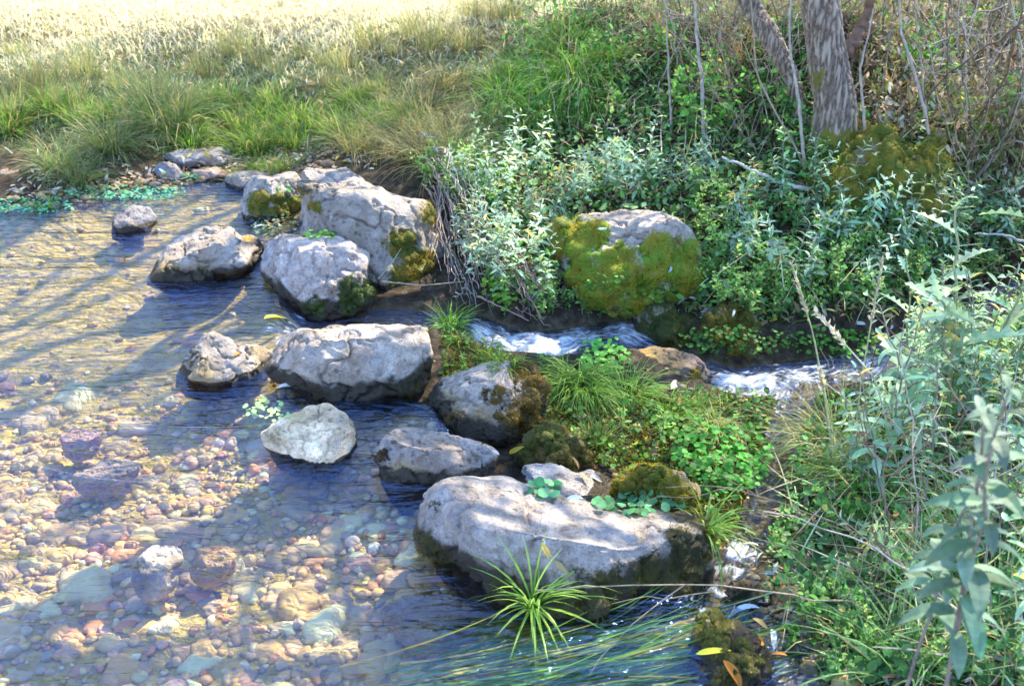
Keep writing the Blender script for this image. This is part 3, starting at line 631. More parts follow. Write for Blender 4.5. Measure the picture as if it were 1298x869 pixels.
# ------------------------------------------------------------------ surface lookup (rocks + ground + water)
from mathutils.bvhtree import BVHTree
_gi = np.where((GX > -4.2) & (GX < 4.2))[0]; _gj = np.where((GY > .8) & (GY < 9.5))[0]
BVH = [BVHTree.FromPolygons(V.tolist(), F.tolist()) for _, V, F in ROCKS]
SURF = np.where(np.abs(XX) < 9, np.maximum(H, Wt - .0), H)
_s = np.ix_(_gj, _gi); _ii = np.arange(len(_gi) * len(_gj)).reshape(len(_gj), len(_gi))
GBVH = BVHTree.FromPolygons(np.stack([XX[_s], YY[_s], SURF[_s]], -1).reshape(-1, 3).tolist(), np.stack([_ii[:-1, :-1], _ii[:-1, 1:], _ii[1:, 1:], _ii[1:, :-1]], -1).reshape(-1, 4).tolist())
def hit(px, py):
    d = unit(ray(px, py)); best = 99; res = P(px, py); nr = np.array([0, 0, 1.0])
    for b in BVH + [GBVH]:
        h_, n_, i_, dist = b.ray_cast(Vector(CAM), Vector(d), 12)
        if h_ is not None and dist < best: best = dist; res = np.array(h_); nr = np.array(n_); nr = nr if nr @ d < 0 else -nr
    return res, nr
def sample_poly(poly, n):
    poly = np.array(poly, float); lo = poly.min(0); hi = poly.max(0); out = np.zeros((0, 2))
    while len(out) < n:
        p = lo + RG.random((n * 3, 2)) * (hi - lo); out = np.vstack([out, p[inpoly(p[:, 0], p[:, 1], poly)]])
    return out[:n]
def on_rock(x, y):
    for b, (_, V, F) in zip(BVH, ROCKS):
        if V[:, 0].min() < x < V[:, 0].max() and V[:, 1].min() < y < V[:, 1].max():
            if b.ray_cast(Vector((x, y, 3)), Vector((0, 0, -1)), 5)[0] is not None: return True
    return False
def project(Pw):
    rel = Pw - CAM; z = rel @ FW; return 649 + FPX * (rel @ RT) / z, 434.5 - FPX * (rel @ UP) / z

# ------------------------------------------------------------------ pebbles on the bed
PEBC = np.array([(.50,.30,.12),(.50,.38,.22),(.36,.27,.19),(.46,.21,.10),(.32,.22,.19),(.30,.28,.27),(.54,.46,.32),(.50,.31,.10),(.20,.17,.16),(.60,.53,.40),(.38,.2,.15)])
PX, PY = RG.uniform(-2.6, 1.0, 26000), RG.uniform(1.3, 4.3, 26000)
ok = inpoly(PX, PY, POOL) & (Hat(PX, PY) < -.045); PX, PY = PX[ok], PY[ok]
near = np.clip((3.15 - PY) / .8, 0.04, 1); ok = RG.random(len(PX)) < near; PX, PY = PX[ok][:9500], PY[ok][:9500]
PR = np.clip(RG.lognormal(math.log(.0105), .55, len(PX)), .005, .06)
PZ = Hat(PX, PY)
o = np.argsort(-PR / (np.hypot(PX, PY) ** 1.0)); u_, v_ = project(np.stack([PX, PY, PZ], 1)); inv = (u_ > -10) & (u_ < 1310) & (v_ < 880)
o = np.concatenate([o[inv[o]], o[~inv[o]]])
Sb, Fb_ = ICO[3]; Ss, Fs = ICO[2]
protos = []
for k in range(12):
    V = Sb.copy(); V *= np.array([1, RG.uniform(.6, .95), RG.uniform(.3, .5)]); d = fbm3(V, 1.3, 100 + k, 3); V = V * (1 + .45 * d)[:, None]
    protos.append(V)
def pebcol(n): return jit(PEBC[RG.integers(0, len(PEBC), n)] * (1.85, 1.65, 1.2), n, .25, .05)
first = {}
for j, i in enumerate(o[:300]):
    k = j % 12; ci = int(RG.integers(0, len(PEBC)))
    if (k, ci) not in first:
        first[(k, ci)] = mesh_np('pebble', protos[k], Fb_, M_PEB, np.broadcast_to(np.clip(PEBC[ci] * (1.95, 1.65, 1.2), 0, .86), (len(Sb), 3)))
    ob = link('pebble', first[(k, ci)], None, (PX[i], PY[i], PZ[i] + PR[i] * .05), RG.uniform(0, 6.28), PR[i] * 1.25)
    tag(ob, 'smooth rounded pebble on the bed of the clear pool', 'pebble', 'pebbles on the pool bed')
rest = o[300:]; n = len(rest); V = np.zeros((n, len(Ss), 3)); cc_ = pebcol(n)
for a_, i in enumerate(rest):
    an = RG.uniform(0, 6.28); c_, s_ = math.cos(an), math.sin(an); sp = Ss * np.array([1, RG.uniform(.65, .95), RG.uniform(.4, .7)]) * (1 + RG.normal(0, .07, (len(Ss), 1)))
    V[a_] = sp @ np.array([[c_, s_, 0], [-s_, c_, 0], [0, 0, 1]]) * PR[i] + (PX[i], PY[i], PZ[i] + PR[i] * .25)
Fp = (Fs[None] + np.arange(n)[:, None, None] * len(Ss)).reshape(-1, 3)
tag(link('gravel', mesh_np('gravel', V.reshape(-1, 3), Fp, M_PEB, np.repeat(cc_, len(Ss), 0))), 'mixed brown, pink and cream gravel covering the bed of the pool', 'gravel', kind='stuff')
# small stones and grit on the wet island and banks
def scatter_stones(name, pts, r0, label):
    n = len(pts); V = np.zeros((n, len(Ss), 3)); c = jit(PEBC[RG.integers(0, 9, n)] * .35, n)
    for a_, p in enumerate(pts):
        r = np.clip(RG.lognormal(math.log(r0), .5), .003, .035)
        V[a_] = Ss * np.array([1, RG.uniform(.6, .95), RG.uniform(.4, .7)]) * (1 + RG.normal(0, .08, (len(Ss), 1))) * r + p + (0, 0, r * .2)
    Fp = (Fs[None] + np.arange(n)[:, None, None] * len(Ss)).reshape(-1, 3)
    tag(link(name, mesh_np(name, V.reshape(-1, 3), Fp, M_PEB, np.repeat(c, len(Ss), 0))), label, 'gravel', kind='stuff')
sp = np.vstack([sample_poly([(380,395),(560,395),(700,430),(900,480),(1010,520),(960,700),(900,720),(760,640),(640,560),(560,500),(440,470)], 350), sample_poly([(0,250),(130,235),(280,205),(430,195),(420,225),(290,225),(130,262),(0,270)], 500), sample_poly([(930,700),(1080,700),(1100,869),(960,869)], 500)])
scatter_stones('grit', gp(sp[:, 0], sp[:, 1]), .008, 'dark wet grit between the boulders and along the banks')

# ------------------------------------------------------------------ grasses
def tuft_mesh(name, n, L, W, spread, curl, c1, c2, base_r=.03, seed=0, lean=(0, 0), stiff=1.0, dry=0.0, mat=None, nseg=5):
    az = RG.uniform(0, 2 * np.pi, n); el = np.abs(RG.normal(0, spread, n))
    D = np.stack([np.sin(el) * np.cos(az) + lean[0], np.sin(el) * np.sin(az) + lean[1], np.cos(el)], 1)
    rr = base_r * np.sqrt(RG.random(n)); Pb = np.stack([rr * np.cos(az), rr * np.sin(az), np.full(n, -.01)], 1)
    N = np.array([0, 0, 1.0]) * 1.0 - .0 * D + RG.normal(0, .15, (n, 3)); 
    k = RG.random((n, 1)); c = np.array(c1) * k + np.array(c2) * (1 - k)
    dr = RG.random(n) < dry; c[dr] = (.42, .33, .17)
    c = jit((1, 1, 1), n, .15, .05) * c
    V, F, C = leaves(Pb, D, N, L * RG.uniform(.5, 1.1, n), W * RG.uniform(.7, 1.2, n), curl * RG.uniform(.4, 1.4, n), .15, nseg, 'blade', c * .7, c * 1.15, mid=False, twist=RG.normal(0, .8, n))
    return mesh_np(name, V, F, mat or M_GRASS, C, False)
GREEN = (.13, .27, .04); BRIGHT = (.26, .42, .06); OLIVE = (.26, .26, .12); STRAW = (.50, .40, .20); BLUEG = (.12, .22, .12)
def tuft_at(meshes, pts, label, group, name='grass_tuft', sc=(.8, 1.2), cat='grass tuft', sink=0):
    for k, p in enumerate(pts):
        o = link(name, meshes[k % len(meshes)], None, (p[0], p[1], p[2] - sink), RG.uniform(0, 6.28), RG.uniform(*sc)); tag(o, label, cat, group)
# meadow as stuff
def meadow(name, n, xr, yr, L, mask, cfun, label, W=.004):
    x = RG.uniform(*xr, n); y = RG.uniform(*yr, n); m = mask(x, y); x, y = x[m], y[m]; n = len(x); z = Hat(x, y)
    az = RG.uniform(0, 2 * np.pi, n); el = np.abs(RG.normal(0, .6, n)); D = np.stack([np.sin(el) * np.cos(az), np.sin(el) * np.sin(az), np.cos(el)], 1)
    c = cfun(x, y)
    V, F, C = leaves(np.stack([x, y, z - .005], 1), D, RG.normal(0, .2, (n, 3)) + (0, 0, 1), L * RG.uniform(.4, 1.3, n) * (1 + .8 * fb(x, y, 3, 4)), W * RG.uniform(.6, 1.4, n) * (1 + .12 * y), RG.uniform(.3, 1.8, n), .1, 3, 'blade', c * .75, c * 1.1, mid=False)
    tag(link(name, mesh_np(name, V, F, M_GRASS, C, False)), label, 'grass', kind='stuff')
def edge_x(y): return .75 - .12 * (y - 4)
def straw_amt(x, y):
    u, v = project(np.stack([x, y, Hat(x, y)], 1))
    return np.clip(.35 + (100 - v - np.maximum(u - 250, 0) * .12) / 55 + fb(x, y, 1.2, 40) * 1.3, 0.12, 1)
def mcol(x, y):
    k = (RG.random(len(x)) < straw_amt(x, y))[:, None]; g = fb(x, y, 2.2, 17)[:, None]
    return jit((1, 1, 1), len(x), .2, .06) * np.where(k, np.array((.78, .70, .54)), np.array((.17, .24, .13)) + g * np.array((.14, .12, .06)))
meadow('meadow_grass', 95000, (-4.6, 1.1), (4.25, 9.5), .06, lambda x, y: (Hat(x, y) - Hat(x, y, Wt) > .035) & (x < edge_x(y) + .3 * RG.random(len(x))) & (RG.random(len(x)) < np.clip((y - 4.6) / .5 + fb(x, y, 3, 2) * 2.2, 0, 1)), mcol, 'short green and straw coloured grass covering the meadow beyond the pool')
meadow('bank_grass', 16000, (-.9, 4.4), (4.0, 7.6), .12, lambda x, y: (Hat(x, y) > .04) & (x > edge_x(y) - .5) & (fb(x, y, 2.5, 66) > -.12), lambda x, y: jit((1, 1, 1), len(x), .25, .1) * np.where(RG.random((len(x), 1)) < .45, np.array((.30, .24, .13)), np.array((.10, .20, .05))), 'rough mixed grass on the shaded bank behind the stream', W=.003)
meadow('near_bank_grass', 3000, (.55, 1.8), (1.35, 3.6), .13, lambda x, y: (Hat(x, y) > -.15) & (project(np.stack([x, y, Hat(x, y)], 1))[0] > 1010) & (fb(x, y, 3.5, 67) > -.1), lambda x, y: jit((1, 1, 1), len(x), .25, .1) * np.where(RG.random((len(x), 1)) < .35, np.array((.42, .36, .18)), np.array((.13, .27, .06))), 'thin tangled grass on the near right bank', W=.0028)

rush = [tuft_mesh('rush_tussock', 170, .42, .0045, .35, .55, OLIVE, (.16, .25, .11), .12, dry=.4) for _ in range(3)]
rushpx = [(150,112),(110,95),(60,105),(190,130),(35,120),(225,150),(95,140),(10,150),(170,165),(330,85),(300,70),(350,95),(380,75),(410,85),(520,45),(545,60),(470,60),(440,90),(265,95),(500,70),(420,110),(25,75)]
tuft_at(rush, gp(*np.array(rushpx, float).T), 'tall green and straw rush tussock standing in the meadow beyond the pool', 'rush tussocks in the meadow', 'rush_tussock', (.3, .7), 'rush tussock')
droop = [tuft_mesh('drooping_tussock', 420, .42, .0055, .75, 1.7, (.20, .27, .10), (.15, .22, .08), .1, dry=.2)]
for (px, py, s, lb) in [(215,165,1.0,'largest drooping grey green tussock near the pool edge in front of the rushes'), (140,190,.7,'small drooping tussock left of the largest one on the pool edge'), (75,215,.55,'drooping tussock on the left bank above the bright water plants'), (100,232,.45,'yellowish tussock overhanging the pool edge at the left'), (600,215,.6,'drooping dull tussock behind the largest boulder')]:
    tuft_at(droop, gp(px, py), lb, None, 'drooping_tussock', (s, s), 'grass tussock')
low = [tuft_mesh('grass_tuft', 160, .16, .0045, .7, 1.1, GREEN, (.24, .32, .08), .06, dry=.15) for _ in range(3)]
tuft_at(low, gp(*sample_poly([(0,180),(120,160),(260,190),(330,195),(520,190),(540,120),(420,110),(200,140),(0,120)], 60).T), 'short green grass tuft between the rushes and the pool', 'short grass tufts beyond the pool')
tuft_at(low, gp(*np.array([(305,228),(345,218),(365,214),(325,212)], float).T), 'short grass tuft on the ledge stones beside the low boulder', 'grass tufts on the ledge stones', sc=(.5, .7))
hang = [tuft_mesh('hanging_grass', 420, .40, .0036, .75, 2.0, (.15, .33, .05), (.24, .42, .07), .09, dry=.06, lean=(0, -.3)) for _ in range(3)]
hp = [(700,75),(735,105),(690,120),(765,80),(720,50),(655,95),(745,140),(680,150),(640,130)]
for k, p in enumerate(gp(*np.array(hp, float).T)):
    o = link('hanging_grass', hang[k % 3], None, tuple(p), RG.uniform(-.5, .5), RG.uniform(.5, .85)); tag(o, 'fresh green fine grass clump hanging down the bank behind the mint', 'grass clump', 'hanging grass clumps on the bank')
o = link('hanging_grass', hang[1], None, tuple(gp(1225, 165)[0]), .2, .7); tag(o, 'fine green grass clump right of the mossy tree foot among dry stems', 'grass clump')
hang2 = [tuft_mesh('hanging_grass', 300, .38, .004, .6, 1.6, (.22, .26, .10), (.28, .30, .13), .1, dry=.4)]
for k, p in enumerate(gp(*np.array([(560,110),(590,60),(610,160),(530,150),(600,20),(480,120),(570,180),(640,25),(480,195),(520,200),(555,212),(500,180),(450,190),(590,205),(540,180)], float).T)):
    o = link('dry_tussock', hang2[0], None, tuple(p), RG.uniform(0, 6), RG.uniform(.5, .85)); tag(o, 'half dry dull green tussock where the meadow meets the bank', 'grass tussock', 'half dry tussocks by the bank')
# named bright tufts
def bright(px, py, n, L, W, spread, curl, lb, lean=(0, 0), c1=GREEN, c2=BRIGHT, br=.03, up=0):
    p, _ = hit(px, py); o = link('grass_tuft', tuft_mesh('grass_tuft', n, L, W, spread, curl, c1, c2, br, lean=lean), None, (p[0], p[1], p[2] + up)); tag(o, lb, 'grass tuft')
bright(572, 412, 130, .12, .0035, .6, 1.3, 'bright green tuft on a dark earthy hump right of the pale angular boulder', (.1, -.25))
bright(585, 432, 60, .10, .003, .5, 1.6, 'small green tuft drooping over the stream edge below the bright tuft', (.15, -.5))
bright(735, 497, 420, .19, .0032, .75, 2.2, 'long haired green tuft drooping over the bank in the middle of the island', (.05, -.25), (.14,.30,.05), (.30,.46,.09), .06, .02)
bright(800, 500, 220, .16, .003, .8, 1.8, 'thinner green tuft to the right of the long haired tuft', (.2, -.1), (.14,.30,.05), (.28,.44,.09), .05)
bright(850, 525, 90, .14, .003, .8, 1.5, 'sparse green tuft below the pale fallen leaf', (.2, -.2))
bright(905, 548, 160, .12, .003, .9, 1.9, 'straw coloured sunlit tuft right of the island', (-.1, -.3), (.50,.48,.20), (.62,.58,.30), .05, .02)
bright(898, 668, 60, .15, .004, .85, 1.4, 'loose bright green tuft over the dark hollow beside the moss cushion', (.25, -.2), (.20,.38,.06), (.32,.48,.1), .02)
bright(676, 772, 64, .185, .0058, .95, 1.1, 'starburst of yellow green blades in the water in front of the biggest boulder', (.1, -.25), (.34,.56,.08), (.48,.70,.16), .014, .02)
bright(640, 462, 50, .09, .003, .7, 1.4, 'little tuft at the stream side above the rounded boulder', (0, -.2))
bright(1045, 560, 170, .26, .004, .7, 1.6, 'pale arching tuft on the near edge of the right bank', (-.35, -.1), (.34,.42,.14), (.50,.50,.24), .06)
bright(1090, 610, 140, .24, .004, .7, 1.7, 'arching green tuft leaning left over the dark hollow', (-.4, -.1), (.20,.36,.08), (.36,.46,.14), .05)
bright(60, 262, 90, .10, .004, 1.0, 1.2, 'low tuft at the left bank with blades touching the water', (0, -.3))
bright(1235, 800, 80, .34, .0042, .55, 1.1, 'long upright grass tuft in the near right corner', (-.1, .1), (.11,.24,.08), (.22,.36,.14), .07)
bright(1150, 845, 60, .30, .004, .6, 1.2, 'long grass tuft at the lower edge of the right bank', (-.15, 0), (.11,.24,.08), (.22,.36,.14), .06)
bright(1285, 700, 70, .32, .004, .55, 1.2, 'long grass tuft under the near mint stems', (-.15, 0), (.16,.32,.08), (.28,.42,.14), .06)
# grass streaming under the water
for k, (px, py, n_, L_) in enumerate([(560,850,60,.40),(640,835,70,.42),(700,860,70,.45),(740,830,60,.35),(790,862,70,.36),(610,880,60,.45),(830,825,40,.26),(500,868,40,.4),(880,870,40,.2)]):
    p = P(px, py, -.035); a_ = RG.normal(.32, .12, n_); D = np.stack([np.cos(a_), np.sin(a_), RG.normal(0, .03, n_)], 1)
    Pb = p + np.stack([RG.normal(0, .07, n_), RG.normal(0, .04, n_), RG.uniform(-.03, .025, n_)], 1) - p * 0
    c = jit((.16, .30, .06), n_, .3, .1); ye = RG.random(n_) < .2; c[ye] = (.5, .42, .1)
    k9 = RG.random(n_) < .55; n_ = int(k9.sum()); D = D[k9]; Pb = Pb[k9]; c = c[k9]
    V, F, C = leaves(Pb - p, D, RG.normal(0, 1, (n_, 3)) + (0, 0, 1.2), L_ * RG.uniform(.5, 1.1, n_), .0058 * RG.uniform(.6, 1.2, n_), RG.normal(0, .25, n_), .1, 6, 'blade', c, c * 1.2, mid=False, twist=RG.normal(0, .5, n_))
    tag(link('water_grass', mesh_np('water_grass', V, F, M_GRASS, C, False), None, tuple(p)), 'long green blades streaming under the water in front of the biggest boulder', 'water grass', 'streaming water grass')

# ------------------------------------------------------------------ leafy plants
def leafy(name, h, nn, L, W, col, tipc, curl, lean=.15, elev=.5, droop=.7, stemc=(.2, .2, .1), mat=None, prof='lance', whorl=2, stem_r=.0025, branches=0, nseg=4, start=.15, fold=.25):
    root = bpy.data.objects.new(name, None); COL.objects.link(root); root.empty_display_size = .05
    st = MB(); fo = MB()
    def axis_(p0, d0, h, nn, Ls, r):
        a = RG.uniform(0, 6.28); k = 14; s = np.linspace(0, 1, k)[:, None]; bend = np.array([math.cos(a), math.sin(a), 0]) * lean * h
        pts = p0 + d0 * s * h + bend * s ** 2 - np.array([0, 0, 1]) * (lean * .3 * h) * s ** 3 + RG.normal(0, .004, (k, 3)) * s
        st.add(*tube(pts, np.linspace(r, r * .4, k), stemc, 5))
        ts = np.linspace(start, 1, nn); PP, DD, NN, LL, CC = [], [], [], [], []
        T = unit(np.gradient(pts, axis=0)); ph = RG.uniform(0, 6.28)
        for i, t in enumerate(ts):
            p = np.array([np.interp(t, s[:, 0], pts[:, j]) for j in range(3)]); tt = T[min(int(t * (k - 1)), k - 1)]
            ax = unit(np.cross(tt, [.3, .9, .1])); bx = np.cross(tt, ax)
            for w_ in range(whorl):
                an = ph + i * (math.pi / 2 if whorl == 2 else 2.4) + w_ * 2 * math.pi / whorl + RG.normal(0, .15)
                e = elev + .5 * t ** 3 + RG.normal(0, .12); out = ax * math.cos(an) + bx * math.sin(an)
                PP.append(p); DD.append(out * math.cos(e) + tt * math.sin(e)); NN.append(tt - out * .3 + RG.normal(0, .15, 3))
                LL.append(Ls * (1 - .65 * t ** 2.5) * (.55 + .45 * min(1, t * 4)) * RG.uniform(.75, 1.15))
                CC.append(np.array(col) * (1 - t) + np.array(tipc) * t)
        LL = np.array(LL); n = len(LL)
        fo.add(*leaves(np.array(PP), np.array(DD), np.array(NN), LL, LL * W, RG.uniform(.6, 1.3, n) * curl, fold, nseg, prof, np.where(RG.random((n, 1)) < (.05 if prof != 'spiny' and L < .09 else -1), np.array([[.45, .36, .1]]), jit(np.array(CC), n, .2, .06)), twist=RG.normal(0, .25, n)))
        return pts, T
    pts, T = axis_(np.zeros(3), np.array([0, 0, 1.0]), h, nn, L, stem_r)
    for b in range(branches):
        t = RG.uniform(.3, .8); i = int(t * 13); a = RG.uniform(0, 6.28)
        axis_(pts[i], unit(np.array([math.cos(a), math.sin(a), 1.0])), h * RG.uniform(.25, .45), max(4, nn // 2), L * .7, stem_r * .7)
    kid('stem', st.mesh('stem', M_STEM), root); kid('foliage', fo.mesh('foliage', mat or M_LEAF, False), root)
    return root
SAGE = (.24, .35, .23); SAGE2 = (.37, .46, .33)
PROTO_USED = set()
def plant(protos, pts, labels, cat, group, sc=(.8, 1.2), lean=.12, rz=None):
    for k, p in enumerate(pts):
        pr = protos[int(RG.integers(0, len(protos)))]
        if pr.name in PROTO_USED: o = copy_tree(pr)
        else: o = pr; PROTO_USED.add(pr.name)
        o.location = tuple(p); o.rotation_euler = (RG.normal(0, lean), RG.normal(0, lean), RG.uniform(0, 6.28)); s = RG.uniform(*sc); o.scale = (s, s, s)
        tag(o, labels, cat, group)
mint = [leafy('mint_plant', RG.uniform(.24, .34), 10, .072, .26, SAGE, SAGE2, .9, .25, .35, mat=M_DOWN, stemc=(.24, .24, .16), branches=RG.integers(0, 3)) for _ in range(6)]
mint_tall = [leafy('mint_plant', RG.uniform(.42, .56), 13, .085, .27, (.17, .29, .18), (.26, .37, .24), .9, .25, .3, mat=M_DOWN, stemc=(.26, .2, .16), branches=RG.integers(0, 3), stem_r=.0035, nseg=6, start=.3) for _ in range(5)]
herb = [leafy('herb_plant', RG.uniform(.12, .2), 8, .036, .5, (.16, .34, .08), (.30, .46, .14), .5, .2, .4, branches=3, stemc=(.16, .2, .07), nseg=3) for _ in range(5)]
ivy = [leafy('leafy_shoot', RG.uniform(.2, .35), 9, .055, .62, (.07, .22, .04), (.14, .34, .07), .4, .5, .3, branches=2, stemc=(.16, .12, .07), nseg=4) for _ in range(4)]
thist = [leafy('thistle', RG.uniform(.5, .62), 8, .17, .34, (.26, .40, .22), (.36, .48, .30), .5, .1, .5, branches=1, stemc=(.3, .32, .16), prof='spiny', whorl=1, stem_r=.005, nseg=12, fold=.45, mat=M_DOWN, start=.2) for _ in range(2)]
plant(mint, gp(*sample_poly([(575,225),(640,205),(760,215),(905,225),(905,262),(870,262),(760,262),(700,272),(690,330),(660,330),(600,310)], 74).T), 'grey green mint with downy leaves in the thicket behind the stream', 'mint plant', 'mint plants behind the stream', (.45, .95), .26)
plant(mint, gp(*sample_poly([(580,300),(650,300),(690,350),(700,400),(640,395),(590,350)], 22).T), 'grey green mint between the largest boulder and the mossy boulder', 'mint plant', 'mint plants beside the mossy boulder', (.6, .9))
plant(mint, gp(*sample_poly([(900,230),(1000,260),(1298,290),(1298,330),(1100,380),(990,390),(900,330)], 45).T), 'grey green mint on the far bank in front of the tree', 'mint plant', 'mint plants below the tree', (.7, 1.1))
plant(mint_tall, gp(*sample_poly([(1110,560),(1298,520),(1298,740),(1180,760),(1110,700)], 11).T), 'tall mint with large downy leaves on the near right bank', 'mint plant', 'tall mint plants on the near bank', (.75, 1.15), .16)
plant(mint_tall, gp(*sample_poly([(1120,520),(1298,470),(1298,590),(1150,610)], 9).T), 'mint with grey green leaves rising over the stream from the near right bank', 'mint plant', 'mint plants over the stream edge', (.7, 1.1), .16)
for k, (px, py, s) in enumerate([(1370,800,1.15),(1345,950,1.0),(1440,880,1.25)]):
    plant([mint_tall[k]], [gp(px, py)[0]], ['nearest tall mint, leaning in at the right edge with big blurred leaves', 'nearest mint low in the right corner', 'nearest mint behind the leaning one at the right edge'][k], 'mint plant', None, (s, s), .1)
plant(herb, gp(*sample_poly([(880,250),(1000,290),(1298,300),(1298,350),(1120,400),(960,420),(880,390)], 110).T), 'small bright leafed herb in the undergrowth on the far bank', 'herb', 'bright herbs on the far bank', (.7, 1.2))
plant(herb, gp(*sample_poly([(600,330),(700,380),(700,410),(640,405)], 22).T), 'fresh green herb at the stream edge below the dead stems', 'herb', 'herbs below the dead stems', (.5, .8))
plant(herb, gp(*sample_poly([(690,385),(830,392),(870,390),(830,400),(700,408)], 20).T), 'fresh green herb at the foot of the mossy boulder', 'herb', 'herbs at the foot of the mossy boulder', (.45, .7))
plant(herb, gp(*sample_poly([(500,212),(560,205),(640,235),(640,290),(575,270)], 40).T), 'pale green herb at the back of the largest boulder', 'herb', 'herbs behind the largest boulder', (.6, 1.0))
plant(herb, gp(*sample_poly([(1000,760),(1298,700),(1298,869),(1050,869)], 34).T), 'small green herb in the tangle of the near right bank', 'herb', 'herbs on the near right bank', (.4, .8))
plant(ivy, gp(*sample_poly([(700,60),(900,40),(920,190),(780,180),(700,140)], 26).T), 'dark glossy leafed shoot climbing the shaded bank', 'leafy shoot', 'leafy shoots on the bank', (.6, 1.0))
plant(ivy, gp(*sample_poly([(1100,60),(1298,30),(1298,260),(1180,240),(1100,140)], 20).T), 'dark leafed shoot among dry stems right of the tree', 'leafy shoot', 'leafy shoots right of the tree', (.6, 1.0))
plant(ivy, gp(*sample_poly([(900,100),(1010,120),(1030,240),(930,230)], 18).T), 'dark leafed shoot left of the tree foot', 'leafy shoot', 'leafy shoots left of the tree', (.5, .8))
for (px, py, k, s, lb) in [(1195,560,0,1.3,'tallest thistle with spiny pale leaves on the near right bank'), (1235,520,1,1.05,'thistle with spiny leaves just right of the tallest one'), (1135,540,1,.95,'thistle spreading spiny leaves left of the tallest thistle'), (1185,330,0,.75,'thistle in front of the mossy tree foot across the stream')]:
    plant([thist[k]], [gp(px, py)[0]], lb, 'thistle', None, (s, s), .06)
# round leaved cress patches: each patch one plant with its foliage
def cress(px, py, rx, ry, n, lb, L=.018, col=(.10, .24, .06), up=.02):
    p0, _ = hit(px, py); PP = []
    for _ in range(n):
        a = RG.uniform(0, 6.28); r = math.sqrt(RG.random()); q, nr = hit(px + rx * r * math.cos(a), py + ry * r * math.sin(a)); PP.append(q + np.array([0, 0, RG.uniform(.004, up)]))
    PP = np.array(PP) - p0; PP = PP[np.abs(PP[:, 1] - np.median(PP[:, 1])) < .3]
    n = len(PP); N = RG.normal(0, .3, (n, 3)) + (0, -.25, 1); D = RG.normal(0, 1, (n, 3)) * (1, 1, .15); Ls = L * RG.uniform(.6, 1.3, n)
    V, F, C = leaves(PP, D, N, Ls, Ls * .95, .35, .12, 4, 'round', jit(np.array(col), n, .22, .07))
    tag(link('watercress', mesh_np('watercress', V, F, M_LEAF, C, False), None, tuple(p0)), lb, 'cress')
cress(810, 640, 52, 14, 60, 'bluish green round leaved cress along the back edge of the biggest boulder', .022, (.13, .34, .14))
cress(688, 622, 18, 9, 16, 'small sprig of round cress leaves left of the grey slab', .024, (.12, .36, .15))
cress(915, 590, 62, 48, 420, 'dense dark green cress mound right of the moss cushion', .018, (.07, .26, .04), .06)
cress(870, 545, 40, 22, 140, 'light green cress under the straw coloured tuft', .016, (.22, .42, .07), .04)
cress(765, 460, 34, 18, 110, 'green cress sprigs above the long haired tuft', .018, (.12, .33, .06), .05)
cress(800, 372, 60, 18, 230, 'bright green cress spilling from the foot of the mossy boulder', .014, (.15, .29, .05), .04)
cress(640, 370, 30, 26, 160, 'yellow green cress under the dead stems', .016, (.22, .36, .05), .06)
cress(930, 440, 70, 16, 220, 'low green cress along the far edge of the stream', .015, (.11, .25, .05), .04)
cress(1060, 440, 70, 14, 200, 'low green cress where the stream widens', .015, (.12, .32, .05), .04)
cress(1080, 760, 60, 36, 170, 'green cress on the near bank beside the small splash', .02, (.10, .24, .07), .06)
cress(1000, 690, 34, 30, 90, 'green cress in the dark hollow', .016, (.10, .24, .06), .04)
cress(1100, 850, 60, 20, 110, 'green cress at the lower edge of the near bank', .022, (.10, .24, .07), .05)
cress(40, 262, 55, 10, 240, 'turquoise green water plants at the left end of the pool edge', .012, (.09, .32, .20), .015)
cress(160, 246, 80, 9, 300, 'turquoise green water plants along the pool edge under the tussock', .012, (.10, .33, .18), .015)
cress(243, 226, 14, 5, 40, 'patch of turquoise green plants beside the bluish pointed stone', .012, (.10, .33, .18), .015)
cress(350, 288, 34, 14, 110, 'dark leaves and cress debris between the ridged boulder and the largest one', .014, (.10, .16, .10), .02)
cress(405, 300, 22, 4, 40, 'green fringe between the largest boulder and the pale angular one', .016, (.12, .3, .05), .02)
cress(340, 520, 26, 16, 36, 'pale green water weed beside the half sunken white rock', .016, (.35, .5, .25), .006)
cress(360, 240, 10, 5, 12, 'tiny green sprig at the foot of the low boulder', .014, (.12, .36, .08), .01)
# low ground cover and litter as stuff
def cover(name, n, poly, L, asp, cols, label, prof='round', upr=.5, cat='ground cover', zup=.03, mat=None):
    s = sample_poly(poly, n); p = gp(s[:, 0], s[:, 1]); ok = (p[:, 2] > Hat(p[:, 0], p[:, 1], Wt) + .005); p = p[ok]; n = len(p)
    p[:, 2] += RG.random(n) ** 2 * zup
    cols = np.array(cols); c = jit(cols[RG.integers(0, len(cols), n)], n, .25, .08); Ls = L * RG.uniform(.5, 1.5, n)
    V, F, C = leaves(p, RG.normal(0, 1, (n, 3)) * (1, 1, upr), RG.normal(0, .4, (n, 3)) + (0, -.2, 1), Ls, Ls * asp, RG.uniform(-.3, 1, n), .2, 3, prof, c)
    tag(link(name, mesh_np(name, V, F, mat or M_LEAF, C, False)), label, cat, kind='stuff')
BANKP = [(560,200),(640,120),(640,0),(1298,0),(1298,340),(1100,400),(950,410),(700,380),(600,340)]
cover('undergrowth', 15000, [(560,200),(640,120),(640,0),(1040,0),(1070,150),(1298,230),(1298,340),(1100,400),(950,410),(700,380),(600,340)], .026, .55, [(.09,.24,.05),(.12,.27,.08),(.20,.34,.16),(.04,.10,.02),(.22,.30,.10),(.05,.12,.03)], 'mixed small leaves of the undergrowth on the far bank', 'lance', .8, zup=.12)
